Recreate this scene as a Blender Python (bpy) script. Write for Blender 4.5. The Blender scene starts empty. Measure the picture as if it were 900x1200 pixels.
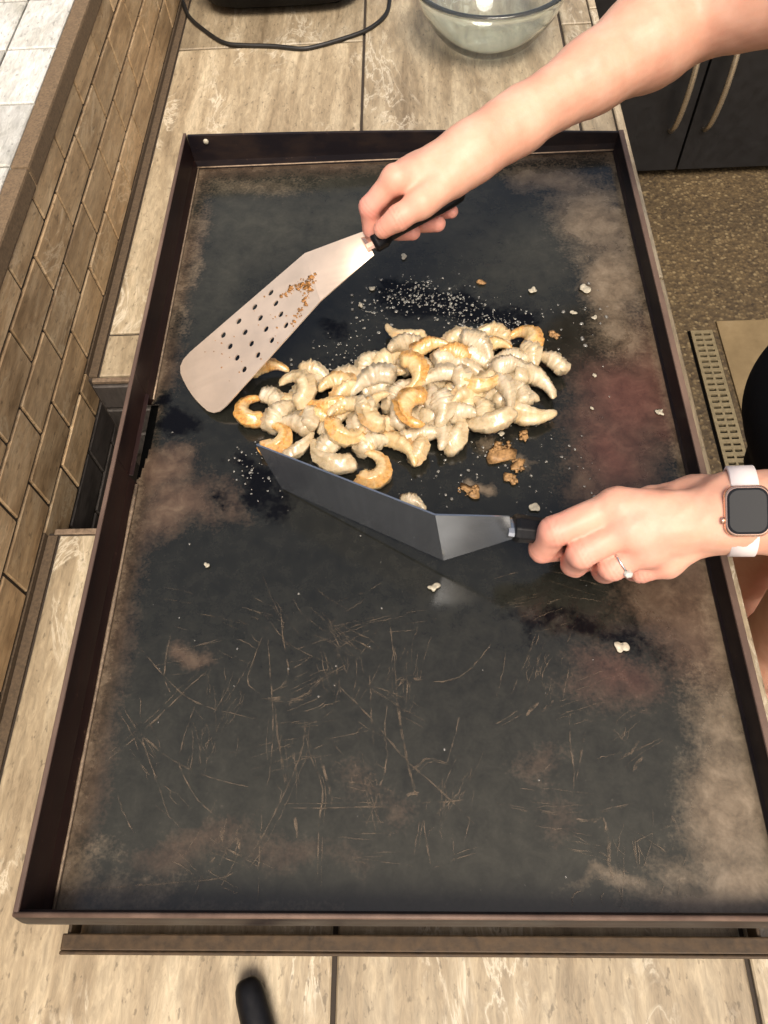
import bpy, bmesh, math, random
import numpy as np
from mathutils import Vector, Matrix

# ---------------------------------------------------------------- camera, sky, sun, exposure
scene = bpy.context.scene
COL = scene.collection
CAM = Vector((0.0117, -0.0197, 0.6398))
RIGHT, UP, FWD = Vector((0.9987, 0.0050, -0.0509)), Vector((0.0209, 0.8675, 0.4969)), Vector((-0.0466, 0.4974, -0.8663))
cam_data = bpy.data.cameras.new('camera')
cam_data.sensor_fit = 'VERTICAL'
cam_data.sensor_height = 36.0
cam_data.lens = 26.84
cam_data.clip_start = 0.02
cam_data.clip_end = 500
cam = bpy.data.objects.new('camera', cam_data)
rot = Matrix((RIGHT, UP, -FWD)).transposed()
cam.matrix_world = Matrix.Translation(CAM) @ rot.to_4x4()
COL.objects.link(cam)
scene.camera = cam

SUN_EL, SUN_AZ = math.radians(60), math.radians(165)      # azimuth clockwise from +Y
world = bpy.data.worlds.new('World')
scene.world = world
world.use_nodes = True
wn = world.node_tree
wn.nodes.clear()
sky = wn.nodes.new('ShaderNodeTexSky')
sky.sky_type = 'NISHITA'
sky.sun_disc = False
sky.sun_elevation = SUN_EL
sky.sun_rotation = SUN_AZ
sky.air_density = 1.0
sky.dust_density = 6.0
sky.ozone_density = 0.3
bg = wn.nodes.new('ShaderNodeBackground')
bg.inputs['Strength'].default_value = 0.10
wo = wn.nodes.new('ShaderNodeOutputWorld')
tint = wn.nodes.new('ShaderNodeMix')
tint.data_type = 'RGBA'; tint.blend_type = 'MULTIPLY'
tint.inputs[0].default_value = 1.0
tint.inputs[7].default_value = (1.0, .955, .885, 1)
wn.links.new(sky.outputs[0], tint.inputs[6])
wn.links.new(tint.outputs[2], bg.inputs[0])
wn.links.new(bg.outputs[0], wo.inputs[0])
sun_data = bpy.data.lights.new('sun', 'SUN')
sun_data.energy = 2.0
sun_data.angle = math.radians(28)
sun_data.color = (1.0, 0.93, 0.83)
sun = bpy.data.objects.new('sun', sun_data)
sun_dir = Vector((math.sin(SUN_AZ)*math.cos(SUN_EL), math.cos(SUN_AZ)*math.cos(SUN_EL), math.sin(SUN_EL)))
sun.rotation_euler = sun_dir.to_track_quat('Z', 'Y').to_euler()
sun.location = sun_dir*6
COL.objects.link(sun)
vs = scene.view_settings
vs.view_transform = 'Standard'
vs.look = 'None'
vs.exposure = 0.72
vs.gamma = 1.0
vs.use_curve_mapping = False
scene.cycles.max_bounces = 14
scene.cycles.transmission_bounces = 14
scene.cycles.glossy_bounces = 5
scene.cycles.diffuse_bounces = 4
scene.cycles.caustics_reflective = False
scene.cycles.caustics_refractive = True

rng = np.random.default_rng(7)
random.seed(7)

# ---------------------------------------------------------------- materials
class NT:
    def __init__(s, name):
        s.m = bpy.data.materials.new(name)
        s.m.use_nodes = True
        s.t = s.m.node_tree
        s.t.nodes.clear()
        s.out = s.n('ShaderNodeOutputMaterial')
        s.b = s.n('ShaderNodeBsdfPrincipled')
        s.l(s.b.outputs[0], s.out.inputs[0])
    def n(s, typ, **kw):
        nd = s.t.nodes.new(typ)
        for k, v in kw.items():
            setattr(nd, k, v)
        return nd
    def l(s, a, b):
        s.t.links.new(a, b)
    def put(s, sock, v):
        if hasattr(v, 'is_output'):
            s.l(v, sock)
        elif isinstance(v, (tuple, list)) and len(v) == 3 and sock.type == 'RGBA':
            sock.default_value = (*v, 1)
        else:
            sock.default_value = v
    def p(s, **kw):
        for k, v in kw.items():
            s.put(s.b.inputs[k.replace('_', ' ')], v)
        return s
    def coord(s, scale=(1, 1, 1), rnd=0.0, kind='Object'):
        tc = s.n('ShaderNodeTexCoord')
        mp = s.n('ShaderNodeMapping')
        s.l(tc.outputs[kind], mp.inputs[0])
        mp.inputs['Scale'].default_value = scale
        if rnd:
            oi = s.n('ShaderNodeObjectInfo')
            vm = s.n('ShaderNodeVectorMath', operation='SCALE')
            vm.inputs[0].default_value = (17.3, 31.7, 11.9)
            mu = s.math('MULTIPLY', oi.outputs['Random'], rnd)
            s.l(mu, vm.inputs['Scale'])
            s.l(vm.outputs[0], mp.inputs['Location'])
        return mp.outputs[0]
    def noise(s, vec, scale=5, detail=4, rough=.55, dist=0.0):
        nd = s.n('ShaderNodeTexNoise')
        s.l(vec, nd.inputs['Vector'])
        nd.inputs['Scale'].default_value = scale
        nd.inputs['Detail'].default_value = detail
        nd.inputs['Roughness'].default_value = rough
        nd.inputs['Distortion'].default_value = dist
        return nd.outputs['Fac']
    def vor(s, vec, scale=5, feature='F1', out='Distance'):
        nd = s.n('ShaderNodeTexVoronoi', feature=feature)
        s.l(vec, nd.inputs['Vector'])
        nd.inputs['Scale'].default_value = scale
        return nd.outputs[out]
    def ramp(s, fac, stops):
        nd = s.n('ShaderNodeValToRGB')
        e = nd.color_ramp.elements
        while len(e) < len(stops):
            e.new(.5)
        for i, (pos, c) in enumerate(stops):
            e[i].position = pos
            e[i].color = (*c, 1) if isinstance(c, (tuple, list)) else (c, c, c, 1)
        s.l(fac, nd.inputs[0])
        return nd.outputs[0]
    def math(s, op, a, b=0.0, clamp=False):
        nd = s.n('ShaderNodeMath', operation=op)
        nd.use_clamp = clamp
        s.put(nd.inputs[0], a)
        s.put(nd.inputs[1], b)
        return nd.outputs[0]
    def mix(s, fac, a, b, mode='MIX'):
        nd = s.n('ShaderNodeMix', data_type='RGBA', blend_type=mode)
        s.put(nd.inputs[0], fac)
        s.put(nd.inputs[6], a)
        s.put(nd.inputs[7], b)
        return nd.outputs[2]
    def attr(s, name):
        nd = s.n('ShaderNodeAttribute')
        nd.attribute_name = name
        return nd.outputs['Fac']
    def bump(s, h, strength=.2, dist=.001):
        nd = s.n('ShaderNodeBump')
        nd.inputs['Strength'].default_value = strength
        nd.inputs['Distance'].default_value = dist
        s.put(nd.inputs['Height'], h)
        s.l(nd.outputs[0], s.b.inputs['Normal'])
        return s

def stone(name, dark, mid, pale, vein, streak=(34, 4.5, 34), vein_amt=.8):
    t = NT(name)
    v = t.coord(streak, 4.0)
    big = t.noise(v, 1.0, 5, .6, .6)
    col = t.ramp(big, [(.28, dark), (.48, mid), (.68, pale)])
    v2 = t.coord((190, 45, 190), 4.0)
    fine = t.noise(v2, 1.0, 7, .72, .8)
    col = t.mix(.5, col, t.ramp(fine, [(.3, .18), (.5, .5), (.7, .84)]), 'OVERLAY')
    v3 = t.coord((14, 6, 14), 7.0)
    w = t.noise(v3, 1.5, 6, .62, 1.6)
    line = t.math('ABSOLUTE', t.math('SUBTRACT', w, .5))
    vm = t.ramp(line, [(0.0, 1.0), (.022, .25), (.05, 0.0)])
    gate = t.ramp(t.noise(v3, .8, 2), [(.5, 0.0), (.62, vein_amt)])
    col = t.mix(t.math('MULTIPLY', vm, gate), col, vein)
    pits = t.ramp(t.noise(t.coord((200, 90, 200), 3.0), 1.0, 3), [(.31, 1.0), (.38, 0.0)])
    col = t.mix(t.math('MULTIPLY', pits, .5), col, tuple(c*.35 for c in dark))
    oi = t.n('ShaderNodeObjectInfo')
    br = t.math('ADD', t.math('MULTIPLY', oi.outputs['Random'], .36), .82)
    col = t.mix(1.0, col, br, 'MULTIPLY')
    t.p(Base_Color=col, Roughness=t.ramp(fine, [(.3, .42), (.7, .6)]))
    t.bump(fine, .25, .0008)
    return t.m

M = {}
M['counter_tile'] = stone('counter_tile', (.19, .143, .088), (.31, .245, .158), (.44, .365, .25), (.64, .57, .44))
M['wall_tile'] = stone('wall_tile', (.22, .138, .068), (.42, .285, .155), (.55, .40, .235), (.68, .55, .37), (44, 9, 44), .6)
M['pit_shade_tile'] = stone('pit_shade_tile', (.022, .019, .017), (.055, .047, .042), (.085, .075, .068), (.12, .105, .09), (44, 9, 44), .3)  # wall tile copy darkened: shade deep in the opening put into the colour
M['pale_tile'] = stone('pale_tile', (.40, .385, .33), (.50, .49, .445), (.57, .56, .52), (.40, .34, .25), (22, 22, 22), .35)

def plain(name, col, rough=.6, nscale=60, amt=.35, metallic=0.0, bump=.1, spec=.5):
    t = NT(name)
    v = t.coord()
    nz = t.noise(v, nscale, 5, .6)
    c = t.mix(amt, col, t.ramp(nz, [(.3, tuple(x*.45 for x in col)), (.7, tuple(min(1, x*1.6) for x in col))]))
    t.p(Base_Color=c, Roughness=t.ramp(nz, [(.3, max(.03, rough-.08)), (.7, min(1, rough+.08))]), Metallic=metallic)
    t.b.inputs['Specular IOR Level'].default_value = spec
    if bump:
        t.bump(nz, bump, .0006)
    return t.m

M['grout'] = plain('grout', (.036, .026, .018), .85, 300)
M['joint'] = plain('base_joint', (.10, .068, .040), .85, 300, .6, bump=.5)
M['cap'] = plain('ledge_cap', (.15, .10, .055), .8, 400, .7, bump=.5)
M['pit'] = plain('pit_lining', (.02, .018, .016), .9, 80)
M['black_plastic'] = plain('black_plastic', (.006, .006, .007), .38, 220, .3, bump=.06, spec=.25)
M['appliance_black'] = plain('appliance_black', (.004, .004, .005), .45, 220, .2, bump=.03, spec=.10)
M['matte_black'] = plain('matte_black', (.010, .010, .011), .42, 40, .3, bump=.05)
M['rubber'] = plain('cord_rubber', (.010, .009, .008), .5, 300)
M['bronze'] = plain('brushed_nickel', (.62, .54, .42), .30, 150, .06, metallic=.9, bump=0)
M['cloth'] = plain('black_cloth', (.010, .010, .012), .9, 260, .5, bump=.5, spec=.2)
M['hair'] = plain('hair', (.09, .045, .02), .5, 200, .6, bump=.6)
M['white_band'] = plain('silicone_band', (.80, .72, .70), .5, 100, .05, bump=.02)
M['rose_metal'] = plain('rose_metal', (.80, .52, .40), .25, 100, .1, metallic=.85, bump=.02)
M['silver'] = plain('silver', (.75, .74, .70), .2, 100, .1, metallic=1.0, bump=0)
M['eye'] = plain('eye_white', (.7, .7, .68), .2, 20, .05, bump=0)
M['lip'] = plain('lip', (.50, .20, .17), .5, 60, .1)
t = NT('watch_glass'); t.p(Base_Color=(.016, .017, .020), Roughness=.16); t.b.inputs['Specular IOR Level'].default_value = .05; M['watch_glass'] = t.m
t = NT('stone_gem'); t.p(Base_Color=(.85, .88, .82), Roughness=.08, Transmission_Weight=.5, IOR=1.8); M['gem'] = t.m
t = NT('bowl_glass')
t.p(Base_Color=(.93, .99, .965), Roughness=.01, Transmission_Weight=.97, IOR=1.45)
M['glass'] = t.m

# floor: exposed aggregate concrete
t = NT('aggregate_floor')
v = t.coord()
pe = t.vor(v, 115, 'F1', 'Color')
pd = t.vor(v, 115, 'F1', 'Distance')
hs = t.n('ShaderNodeSeparateColor'); t.l(pe, hs.inputs[0])
c = t.ramp(hs.outputs[0], [(0.0, (.03, .018, .007)), (.35, (.065, .042, .017)), (.8, (.105, .07, .03)), (1.0, (.19, .14, .07))])
c = t.mix(t.ramp(pd, [(.3, 0.0), (.75, .75)]), c, (.05, .033, .014))
c = t.mix(.6, c, t.ramp(t.noise(v, 3.0, 4), [(.3, .3), (.7, .7)]), 'OVERLAY')
t.p(Base_Color=c, Roughness=.75); t.bump(pd, .5, .003)
M['floor'] = t.m
t = NT('smooth_concrete')
v = t.coord()
nz = t.noise(v, 9, 7, .7)
c = t.ramp(nz, [(.3, (.13, .09, .04)), (.6, (.19, .135, .065)), (.8, (.23, .17, .09))])
sp = t.ramp(t.noise(v, 45, 3), [(.68, 0.0), (.74, .6)])
c = t.mix(sp, c, (.13, .09, .04))
t.p(Base_Color=c, Roughness=.7); t.bump(nz, .2, .002)
M['pad'] = t.m

# steels
def steel(name, col, rough, brush=(6, 300, 6), met=1.0, bmp=.08):
    t = NT(name)
    v = t.coord(brush)
    nz = t.noise(v, 1.0, 4, .6)
    nz2 = t.noise(t.coord(), 26, 5, .6)
    c = t.mix(.3, col, t.ramp(nz2, [(.3, tuple(x*.6 for x in col)), (.7, tuple(min(1, x*1.25) for x in col))]))
    t.p(Base_Color=c, Metallic=met, Roughness=t.ramp(nz, [(.3, rough-.06), (.7, rough+.08)]))
    t.bump(nz, bmp, .0004)
    return t.m
M['blade'] = steel('spatula_steel', (.80, .64, .50), .40, met=.6)
M['blade_cool'] = steel('spatula_steel_cool', (.40, .425, .46), .20, met=.88, bmp=.02)
M['grate'] = plain('grate_metal', (.20, .16, .09), .6, 120, .4, metallic=.3)
M['frame_steel'] = plain('sooty_steel', (.060, .038, .020), .6, 130, .8, metallic=.4, bump=.4)
M['bare_steel'] = plain('worn_steel', (.26, .19, .13), .5, 200, .7, metallic=.4, bump=.3)
M['slot_black'] = plain('slot_black', (.003, .003, .003), 1.0, 100, spec=0.0)  # dead black: darkness inside slots and recesses put into the colour

# seasoned wall of the griddle
def seasoned_wall(name, base, brown, rough):
    t = NT(name)
    v = t.coord((14, 5, 30))
    a = t.noise(v, 1.0, 6, .65)
    b = t.noise(t.coord(), 170, 4, .6)
    c = t.mix(t.ramp(a, [(.42, 0.0), (.68, .8)]), base, brown)
    c = t.mix(t.ramp(b, [(.66, 0.0), (.76, .35)]), c, (.20, .12, .08))
    t.p(Base_Color=c, Roughness=t.ramp(a, [(.3, rough-.06), (.7, rough+.15)]))
    t.b.inputs['Specular IOR Level'].default_value = .28
    t.bump(b, .12, .0005)
    return t.m
M['wall_maroon'] = seasoned_wall('seasoned_wall_maroon', (.011, .0048, .0045), (.026, .011, .008), .36)
M['wall_black'] = seasoned_wall('seasoned_wall_black', (.008, .006, .008), (.030, .018, .013), .36)
M['lip_edge'] = seasoned_wall('worn_lip', (.10, .065, .050), (.24, .16, .12), .5)

# cooking surface
t = NT('seasoned_surface')
v = t.coord()
dry = t.attr('dry')
rust, tan, burn = t.attr('rust'), t.attr('tan'), t.attr('burn')
f1 = t.noise(v, 55, 7, .68, .4)
f2 = t.noise(v, 320, 4, .6)
mott = t.math('ADD', t.math('MULTIPLY', t.math('SUBTRACT', f1, .5), .30), t.math('MULTIPLY', t.math('SUBTRACT', f2, .5), .55))
base = t.ramp(f1, [(.3, (.0095, .0098, .0080)), (.7, (.018, .0178, .0140))])
base = t.mix(t.math('ADD', t.math('MULTIPLY', dry, .9), t.math('MULTIPLY', mott, .5), True), base, t.ramp(f1, [(.3, (.038, .0375, .028)), (.7, (.060, .0575, .043))]))
red = t.attr('red')
rc = t.ramp(f1, [(.28, (.050, .030, .020)), (.5, (.090, .058, .038)), (.72, (.135, .094, .062))])
rc = t.mix(t.math('MULTIPLY', red, .85, True), rc, t.ramp(f1, [(.28, (.050, .018, .014)), (.7, (.115, .048, .036))]))
tc_ = t.ramp(f1, [(.28, (.11, .078, .048)), (.5, (.20, .150, .098)), (.72, (.29, .225, .155))])
f3 = t.noise(v, 900, 3, .6)
edge = t.math('ADD', rust, mott, True)
col = t.mix(t.ramp(edge, [(.14, 0.0), (.45, .55), (.85, 1.0)]), base, rc)
edge2 = t.math('ADD', tan, mott, True)
col = t.mix(t.ramp(edge2, [(.16, 0.0), (.5, .45), (.95, .9)]), col, tc_)
speck = t.ramp(f2, [(.70, 0.0), (.78, .22)])
col = t.mix(speck, col, (.22, .18, .14))
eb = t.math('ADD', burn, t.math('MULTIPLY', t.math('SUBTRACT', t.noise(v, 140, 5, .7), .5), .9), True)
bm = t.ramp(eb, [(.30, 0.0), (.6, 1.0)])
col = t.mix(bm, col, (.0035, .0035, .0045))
r = t.math('ADD', t.math('MULTIPLY', f1, .13), .055)
r = t.math('ADD', r, t.math('MULTIPLY', t.math('MAXIMUM', rust, tan), .26))
r = t.math('ADD', r, t.math('MULTIPLY', f3, .05))
t.p(Base_Color=col, Roughness=r)
t.l(t.math('SUBTRACT', .5, t.math('MULTIPLY', bm, .34)), t.b.inputs['Specular IOR Level'])
t.bump(t.math('ADD', t.math('MULTIPLY', f1, .5), t.math('MULTIPLY', f2, .3)), .10, .0006)
M['surface'] = t.m
t = NT('scratch_metal')
nz = t.noise(t.coord(), 90, 4, .6)
tr = t.n('ShaderNodeBsdfTransparent'); mx = t.n('ShaderNodeMixShader')
t.p(Base_Color=(.19, .14, .092), Roughness=.5)
t.l(t.ramp(nz, [(.40, 0.0), (.68, .62)]), mx.inputs[0]); t.l(tr.outputs[0], mx.inputs[1]); t.l(t.b.outputs[0], mx.inputs[2])
t.l(mx.outputs[0], t.out.inputs[0])
M['scratch'] = t.m
t = NT('oil_drop'); t.p(Base_Color=(.62, .60, .54), Roughness=.05, Transmission_Weight=.72, IOR=1.45); M['oil'] = t.m
M['crumb_brown'] = plain('crumb_brown', (.31, .175, .07), .55, 330, .9, bump=.6)
M['crumb_pale'] = plain('crumb_pale', (.42, .38, .29), .45, 260, .6, bump=.5)
M['residue'] = plain('fried_residue', (.33, .15, .04), .5, 300, .7, bump=.4)

# shrimp
t = NT('shrimp_flesh')
v = t.coord((1, 1, 1), 5.0)
cook, sear = t.attr('cook'), t.attr('sear')
n1 = t.noise(v, 70, 5, .6)
n2 = t.noise(v, 260, 4, .6)
raw = t.ramp(n1, [(.3, (.37, .295, .185)), (.5, (.53, .435, .295)), (.72, (.64, .555, .42))])
done = t.ramp(n1, [(.3, (.52, .345, .14)), (.5, (.66, .48, .235)), (.72, (.78, .63, .38))])
gold = t.ramp(n2, [(.3, (.47, .20, .045)), (.55, (.66, .34, .085)), (.75, (.76, .48, .16))])
c = t.mix(cook, raw, done)
sm = t.math('ADD', sear, t.math('MULTIPLY', t.math('SUBTRACT', n1, .5), 1.1), True)
c = t.mix(t.ramp(sm, [(.32, 0.0), (.72, .95)]), c, gold)
c = t.mix(t.ramp(n1, [(.58, 0.0), (.72, .35)]), c, (.80, .74, .64))
al = t.attr('along')
wv = t.math('SINE', t.math('MULTIPLY', t.math('ADD', al, t.math('MULTIPLY', n1, .10)), 75.0))
c = t.mix(t.ramp(wv, [(.6, 0.0), (1.0, .10)]), c, (.84, .76, .62))
t.p(Base_Color=c, Roughness=t.ramp(n2, [(.3, .20), (.7, .42)]), Subsurface_Weight=.22, Subsurface_Scale=.005, Coat_Weight=.55, Coat_Roughness=.07)
t.b.inputs['Subsurface Radius'].default_value = (1.0, .6, .35)
t.bump(t.math('ADD', t.math('ADD', n1, t.math('MULTIPLY', wv, .06)), t.math('MULTIPLY', n2, .6)), .38, .0012)
M['shrimp'] = t.m

# skin
t = NT('skin')
v = t.coord()
pink = t.attr('pink')
n1 = t.noise(v, 28, 5, .6)
n2 = t.noise(v, 420, 4, .65)
vr = t.vor(v, 700)
c = t.ramp(n1, [(.3, (.65, .325, .225)), (.5, (.71, .385, .27)), (.7, (.76, .445, .325))])
c = t.mix(t.math('MULTIPLY', pink, .75, True), c, (.80, .31, .27))
n3 = t.noise(v, 90, 4, .6)
c = t.mix(t.ramp(n3, [(.55, 0.0), (.75, .28)]), c, (.80, .36, .26))
c = t.mix(t.ramp(n2, [(.62, 0.0), (.8, .22)]), c, (.55, .24, .13))
c = t.mix(t.math('MULTIPLY', t.attr('crease'), .45), c, (.50, .17, .12))
c = t.mix(t.attr('mole'), c, (.22, .07, .04))
t.p(Base_Color=c, Roughness=.48, Subsurface_Weight=.25, Subsurface_Scale=.010)
t.b.inputs['Subsurface Radius'].default_value = (1.0, .4, .22)
t.b.inputs['Specular IOR Level'].default_value = .4
t.bump(t.math('ADD', t.math('MULTIPLY', vr, .5), n2), .16, .0006)
M['skin'] = t.m
M['nail'] = plain('nail', (.80, .50, .42), .25, 60, .08, bump=.02)

# ---------------------------------------------------------------- builders
class MB:
    def __init__(s):
        s.v, s.f = [], []
    def add(s, vs, fs):
        o = len(s.v)
        s.v += [tuple(p) for p in vs]
        s.f += [tuple(i+o for i in f) for f in fs]
        return s
    def box(s, lo, hi, ch=0.0):
        (x0, y0, z0), (x1, y1, z1) = lo, hi
        if not ch:
            vs = [(x0,y0,z0),(x1,y0,z0),(x1,y1,z0),(x0,y1,z0),(x0,y0,z1),(x1,y0,z1),(x1,y1,z1),(x0,y1,z1)]
            return s.add(vs, [(3,2,1,0),(4,5,6,7),(0,1,5,4),(1,2,6,5),(2,3,7,6),(3,0,4,7)])
        c = ch
        bmx = bmesh.new()
        bmesh.ops.create_cube(bmx, size=1)
        for q in bmx.verts:
            q.co = Vector(((q.co.x+.5)*(x1-x0)+x0, (q.co.y+.5)*(y1-y0)+y0, (q.co.z+.5)*(z1-z0)+z0))
        bmesh.ops.bevel(bmx, geom=bmx.edges[:], offset=c, segments=2, affect='EDGES', profile=.6)
        bmx.verts.ensure_lookup_table()
        s.add([q.co[:] for q in bmx.verts], [[q.index for q in f.verts] for f in bmx.faces])
        bmx.free()
        return s
    def tube(s, pts, rad, n=10, flat=1.0, upv=None, caps=True):
        pts = [Vector(p) for p in pts]
        if not hasattr(rad, '__len__'):
            rad = [rad]*len(pts)
        vs, fs = [], []
        prev = Vector(upv) if upv else None
        for i, p in enumerate(pts):
            d = (pts[min(i+1, len(pts)-1)]-pts[max(i-1, 0)]).normalized()
            if prev is None:
                prev = Vector((0, 0, 1)) if abs(d.z) < .9 else Vector((1, 0, 0))
            a = (prev-d*prev.dot(d)).normalized()
            b = d.cross(a)
            if not upv:
                prev = a
            for k in range(n):
                an = 2*math.pi*k/n
                vs.append(p+(a*math.cos(an)*flat+b*math.sin(an))*rad[i])
        for i in range(len(pts)-1):
            for k in range(n):
                fs.append((i*n+k, i*n+(k+1) % n, (i+1)*n+(k+1) % n, (i+1)*n+k))
        if caps:
            fs.append(tuple(reversed(range(n))))
            fs.append(tuple((len(pts)-1)*n+k for k in range(n)))
        return s.add(vs, fs)
    def lathe(s, prof, n=48, c=(0, 0, 0)):
        vs, fs = [], []
        for r_, z in prof:
            for k in range(n):
                a = 2*math.pi*k/n
                vs.append((c[0]+r_*math.cos(a), c[1]+r_*math.sin(a), c[2]+z))
        m = len(prof)
        for i in range(m-1):
            for k in range(n):
                fs.append((i*n+k, i*n+(k+1) % n, (i+1)*n+(k+1) % n, (i+1)*n+k))
        return s.add(vs, fs)
    def mesh(s, name, mat, smooth=False):
        me = bpy.data.meshes.new(name)
        me.from_pydata(s.v, [], s.f)
        me.materials.append(mat)
        if smooth:
            me.polygons.foreach_set('use_smooth', [True]*len(me.polygons))
        me.update()
        return me
    def build(s, name, mat, parent=None, smooth=False, loc=None):
        return link(name, s.mesh(name, mat, smooth), parent, loc)

def link(name, me, parent=None, loc=None):
    o = bpy.data.objects.new(name, me)
    COL.objects.link(o)
    if loc is not None:
        o.location = loc
    if parent is not None:
        o.parent = parent
        if loc is None:
            o.location = -Vector(parent_world(parent))
    return o
def parent_world(p):
    w = Vector(p.location)
    while p.parent is not None:
        p = p.parent
        w += p.location
    return w
def tag(o, label=None, cat=None, group=None, kind=None):
    for k, val in (('label', label), ('category', cat), ('group', group), ('kind', kind)):
        if val:
            o[k] = val
    return o
def thing(name, label, cat, loc, group=None):
    o = bpy.data.objects.new(name, None)
    COL.objects.link(o)
    o.location = loc
    return tag(o, label, cat, group)
def soft(o, w=.0015, seg=2):
    b = o.modifiers.new('bevel', 'BEVEL')
    b.width = w; b.segments = seg; b.limit_method = 'ANGLE'
    return o
def attrs(me, **kw):
    for k, a in kw.items():
        at_ = me.attributes.new(k, 'FLOAT', 'POINT')
        at_.data.foreach_set('value', np.asarray(a, dtype=np.float32))

def vnoise(x, y, scale, seed, octv=4, gain=.55):
    out = np.zeros_like(x); amp = 1.0; tot = 0.0
    for o in range(octv):
        g = np.random.default_rng(seed*97+o).random((256, 256))
        u, w = x*scale, y*scale
        i, j = np.floor(u).astype(int), np.floor(w).astype(int)
        fu, fw = u-i, w-j
        fu, fw = fu*fu*(3-2*fu), fw*fw*(3-2*fw)
        a, b = g[i & 255, j & 255], g[(i+1) & 255, j & 255]
        c, d = g[i & 255, (j+1) & 255], g[(i+1) & 255, (j+1) & 255]
        out += amp*((a*(1-fu)+b*fu)*(1-fw)+(c*(1-fu)+d*fu)*fw)
        tot += amp; amp *= gain; scale *= 2.03
    return out/tot

# ---------------------------------------------------------------- setting: ground, slab, counter, wall
ZC, ZF = -.08, -.98                 # counter top, floor
XW, XE = -.397, .331                # wall face, counter edge
fl = MB()
fl.add([(-60, -60, ZF), (60, -60, ZF), (60, 60, ZF), (-60, 60, ZF)], [(0, 1, 2, 3)])
tag(fl.build('floor', M['floor']), kind='structure')
for x0, y0, x1, y1 in ((-40, -40, -1.3, 40), (-1.3, 4.2, 40, 40), (-1.3, -40, 40, -3.0)):
    pv = MB().add([(x0, y0, ZF+.004), (x1, y0, ZF+.004), (x1, y1, ZF+.004), (x0, y1, ZF+.004)], [(0, 1, 2, 3)])
    tag(pv.build('added_pale_ground', M['pale_tile']), kind='structure')  # unseen pale ground, added so blade and bowl reflect something brighter
pad = MB().box((.842, -2.2, ZF-.05), (2.6, 1.495, ZF+.006), .003)
tag(pad.build('concrete_pad', M['pad']), kind='structure')

def tile_mesh(name, sx, sy, sz, mat, ch=.0014, _c={}):
    key = (name, round(sx, 4), round(sy, 4), round(sz, 4))
    if key in _c:
        return _c[key]
    hx, hy, hz = sx/2, sy/2, sz/2
    vs = []
    for (a, b, z) in ((hx, hy, -hz), (hx, hy, hz-ch), (hx-ch, hy-ch, hz)):
        vs += [(-a, -b, z), (a, -b, z), (a, b, z), (-a, b, z)]
    fs = [(8, 9, 10, 11)]
    for r_ in (0, 4):
        for k in range(4):
            fs.append((r_+k, r_+(k+1) % 4, r_+4+(k+1) % 4, r_+4+k))
    me = bpy.data.meshes.new(name)
    me.from_pydata(vs, [], fs)
    me.materials.append(mat)
    _c[key] = me
    return me
def put_tile(me, name, parent, c, rot=(0, 0, 0)):
    o = bpy.data.objects.new(name, me)
    COL.objects.link(o)
    o.parent = parent
    o.location = Vector(c)-parent_world(parent)
    o.rotation_euler = rot
    return o

PIT = (-.395, -.245, .385, .585)    # opening in the counter beside the griddle
counter = thing('counter', 'long tan stone tiled counter under the griddle', 'counter', (0, .5, ZF))
core = MB()
G = ZC-.004
Y0, Y1 = -1.2, 2.6
core.box((XW, Y0, ZF), (XE-.012, PIT[2]-.008, G))
core.box((XW, PIT[3]+.008, ZF), (XE-.012, Y1, G))
core.box((PIT[1], PIT[2]-.008, ZF), (XE-.012, PIT[3]+.008, G))
core.box((XW, PIT[2]-.008, ZF), (PIT[1], PIT[3]+.008, -.60))
core.build('counter_core', M['grout'], counter)
J = .0045
for y0, y1 in ((Y0, PIT[2]-.012), (PIT[3]+.012, Y1)):
    MB().box((XW+.0006, y0, ZC-.02), (XW+.0112, y1, ZC-.0012)).build('base_joint', M['joint'], counter)
    MB().box((XW-.0070, y0, ZC-.02), (XW+.0003, y1, -.0738)).build('base_joint', M['joint'], counter)
def ctile(x0, x1, y0, y1):
    sx, sy = x1-x0-J, y1-y0-J
    put_tile(tile_mesh('counter_tile', sx, sy, .012, M['counter_tile']), 'tile', counter, ((x0+x1)/2, (y0+y1)/2, ZC-.006+random.uniform(-.0005, .0003)))
for y0, y1 in ((-1.2, -.26), (-.26, PIT[2]-.010), (PIT[3]+.010, .666), (.666, 1.312), (1.312, 1.956), (1.956, 2.6)):
    ctile(XW+.012, -.0655, y0, y1) if not (y1 < .4 and y1 > 0 or y0 > .5 and y1 < .67) else ctile(XW+.012, PIT[1]-.02 if False else -.0655, y0, y1)
for y0, y1 in ((-1.2, -.43), (-.43, .214), (.214, .858), (.858, 1.502), (1.502, 2.146), (2.146, 2.6)):
    ctile(-.0655, .2655, y0, y1)
for y0, y1 in ((-1.2, -.6), (-.6, .044), (.044, .688), (.688, 1.332), (1.332, 1.976), (1.976, 2.6)):
    ctile(.2655, XE-.012, y0, y1)
# edge trim and face tiles on the open side, lining tiles of the opening
for k in range(6):
    y0 = -1.2+k*.644
    y1 = min(y0+.644, Y1)
    put_tile(tile_mesh('edge_trim', .012, y1-y0-J, .05, M['counter_tile']), 'edge_trim', counter, (XE-.0055, (y0+y1)/2, ZC-.0245))
    for z0 in (-.105-.29, -.105-.58, -.105-.87):
        put_tile(tile_mesh('face_tile', .285, y1-y0-J, .01, M['counter_tile']), 'face_tile', counter, (XE-.007, (y0+y1)/2, z0+.145), (0, math.pi/2, 0))
for z0, z1 in ((-.132, ZC-.008), (-.185, -.136), (-.238, -.189)):
    put_tile(tile_mesh('lining_tile', PIT[1]-PIT[0]-.006, z1-z0-.002, .006, M['pit_shade_tile']), 'lining_tile', counter, ((PIT[0]+PIT[1])/2, PIT[3]+.0045, (z0+z1)/2), (math.pi/2, 0, 0))
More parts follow.
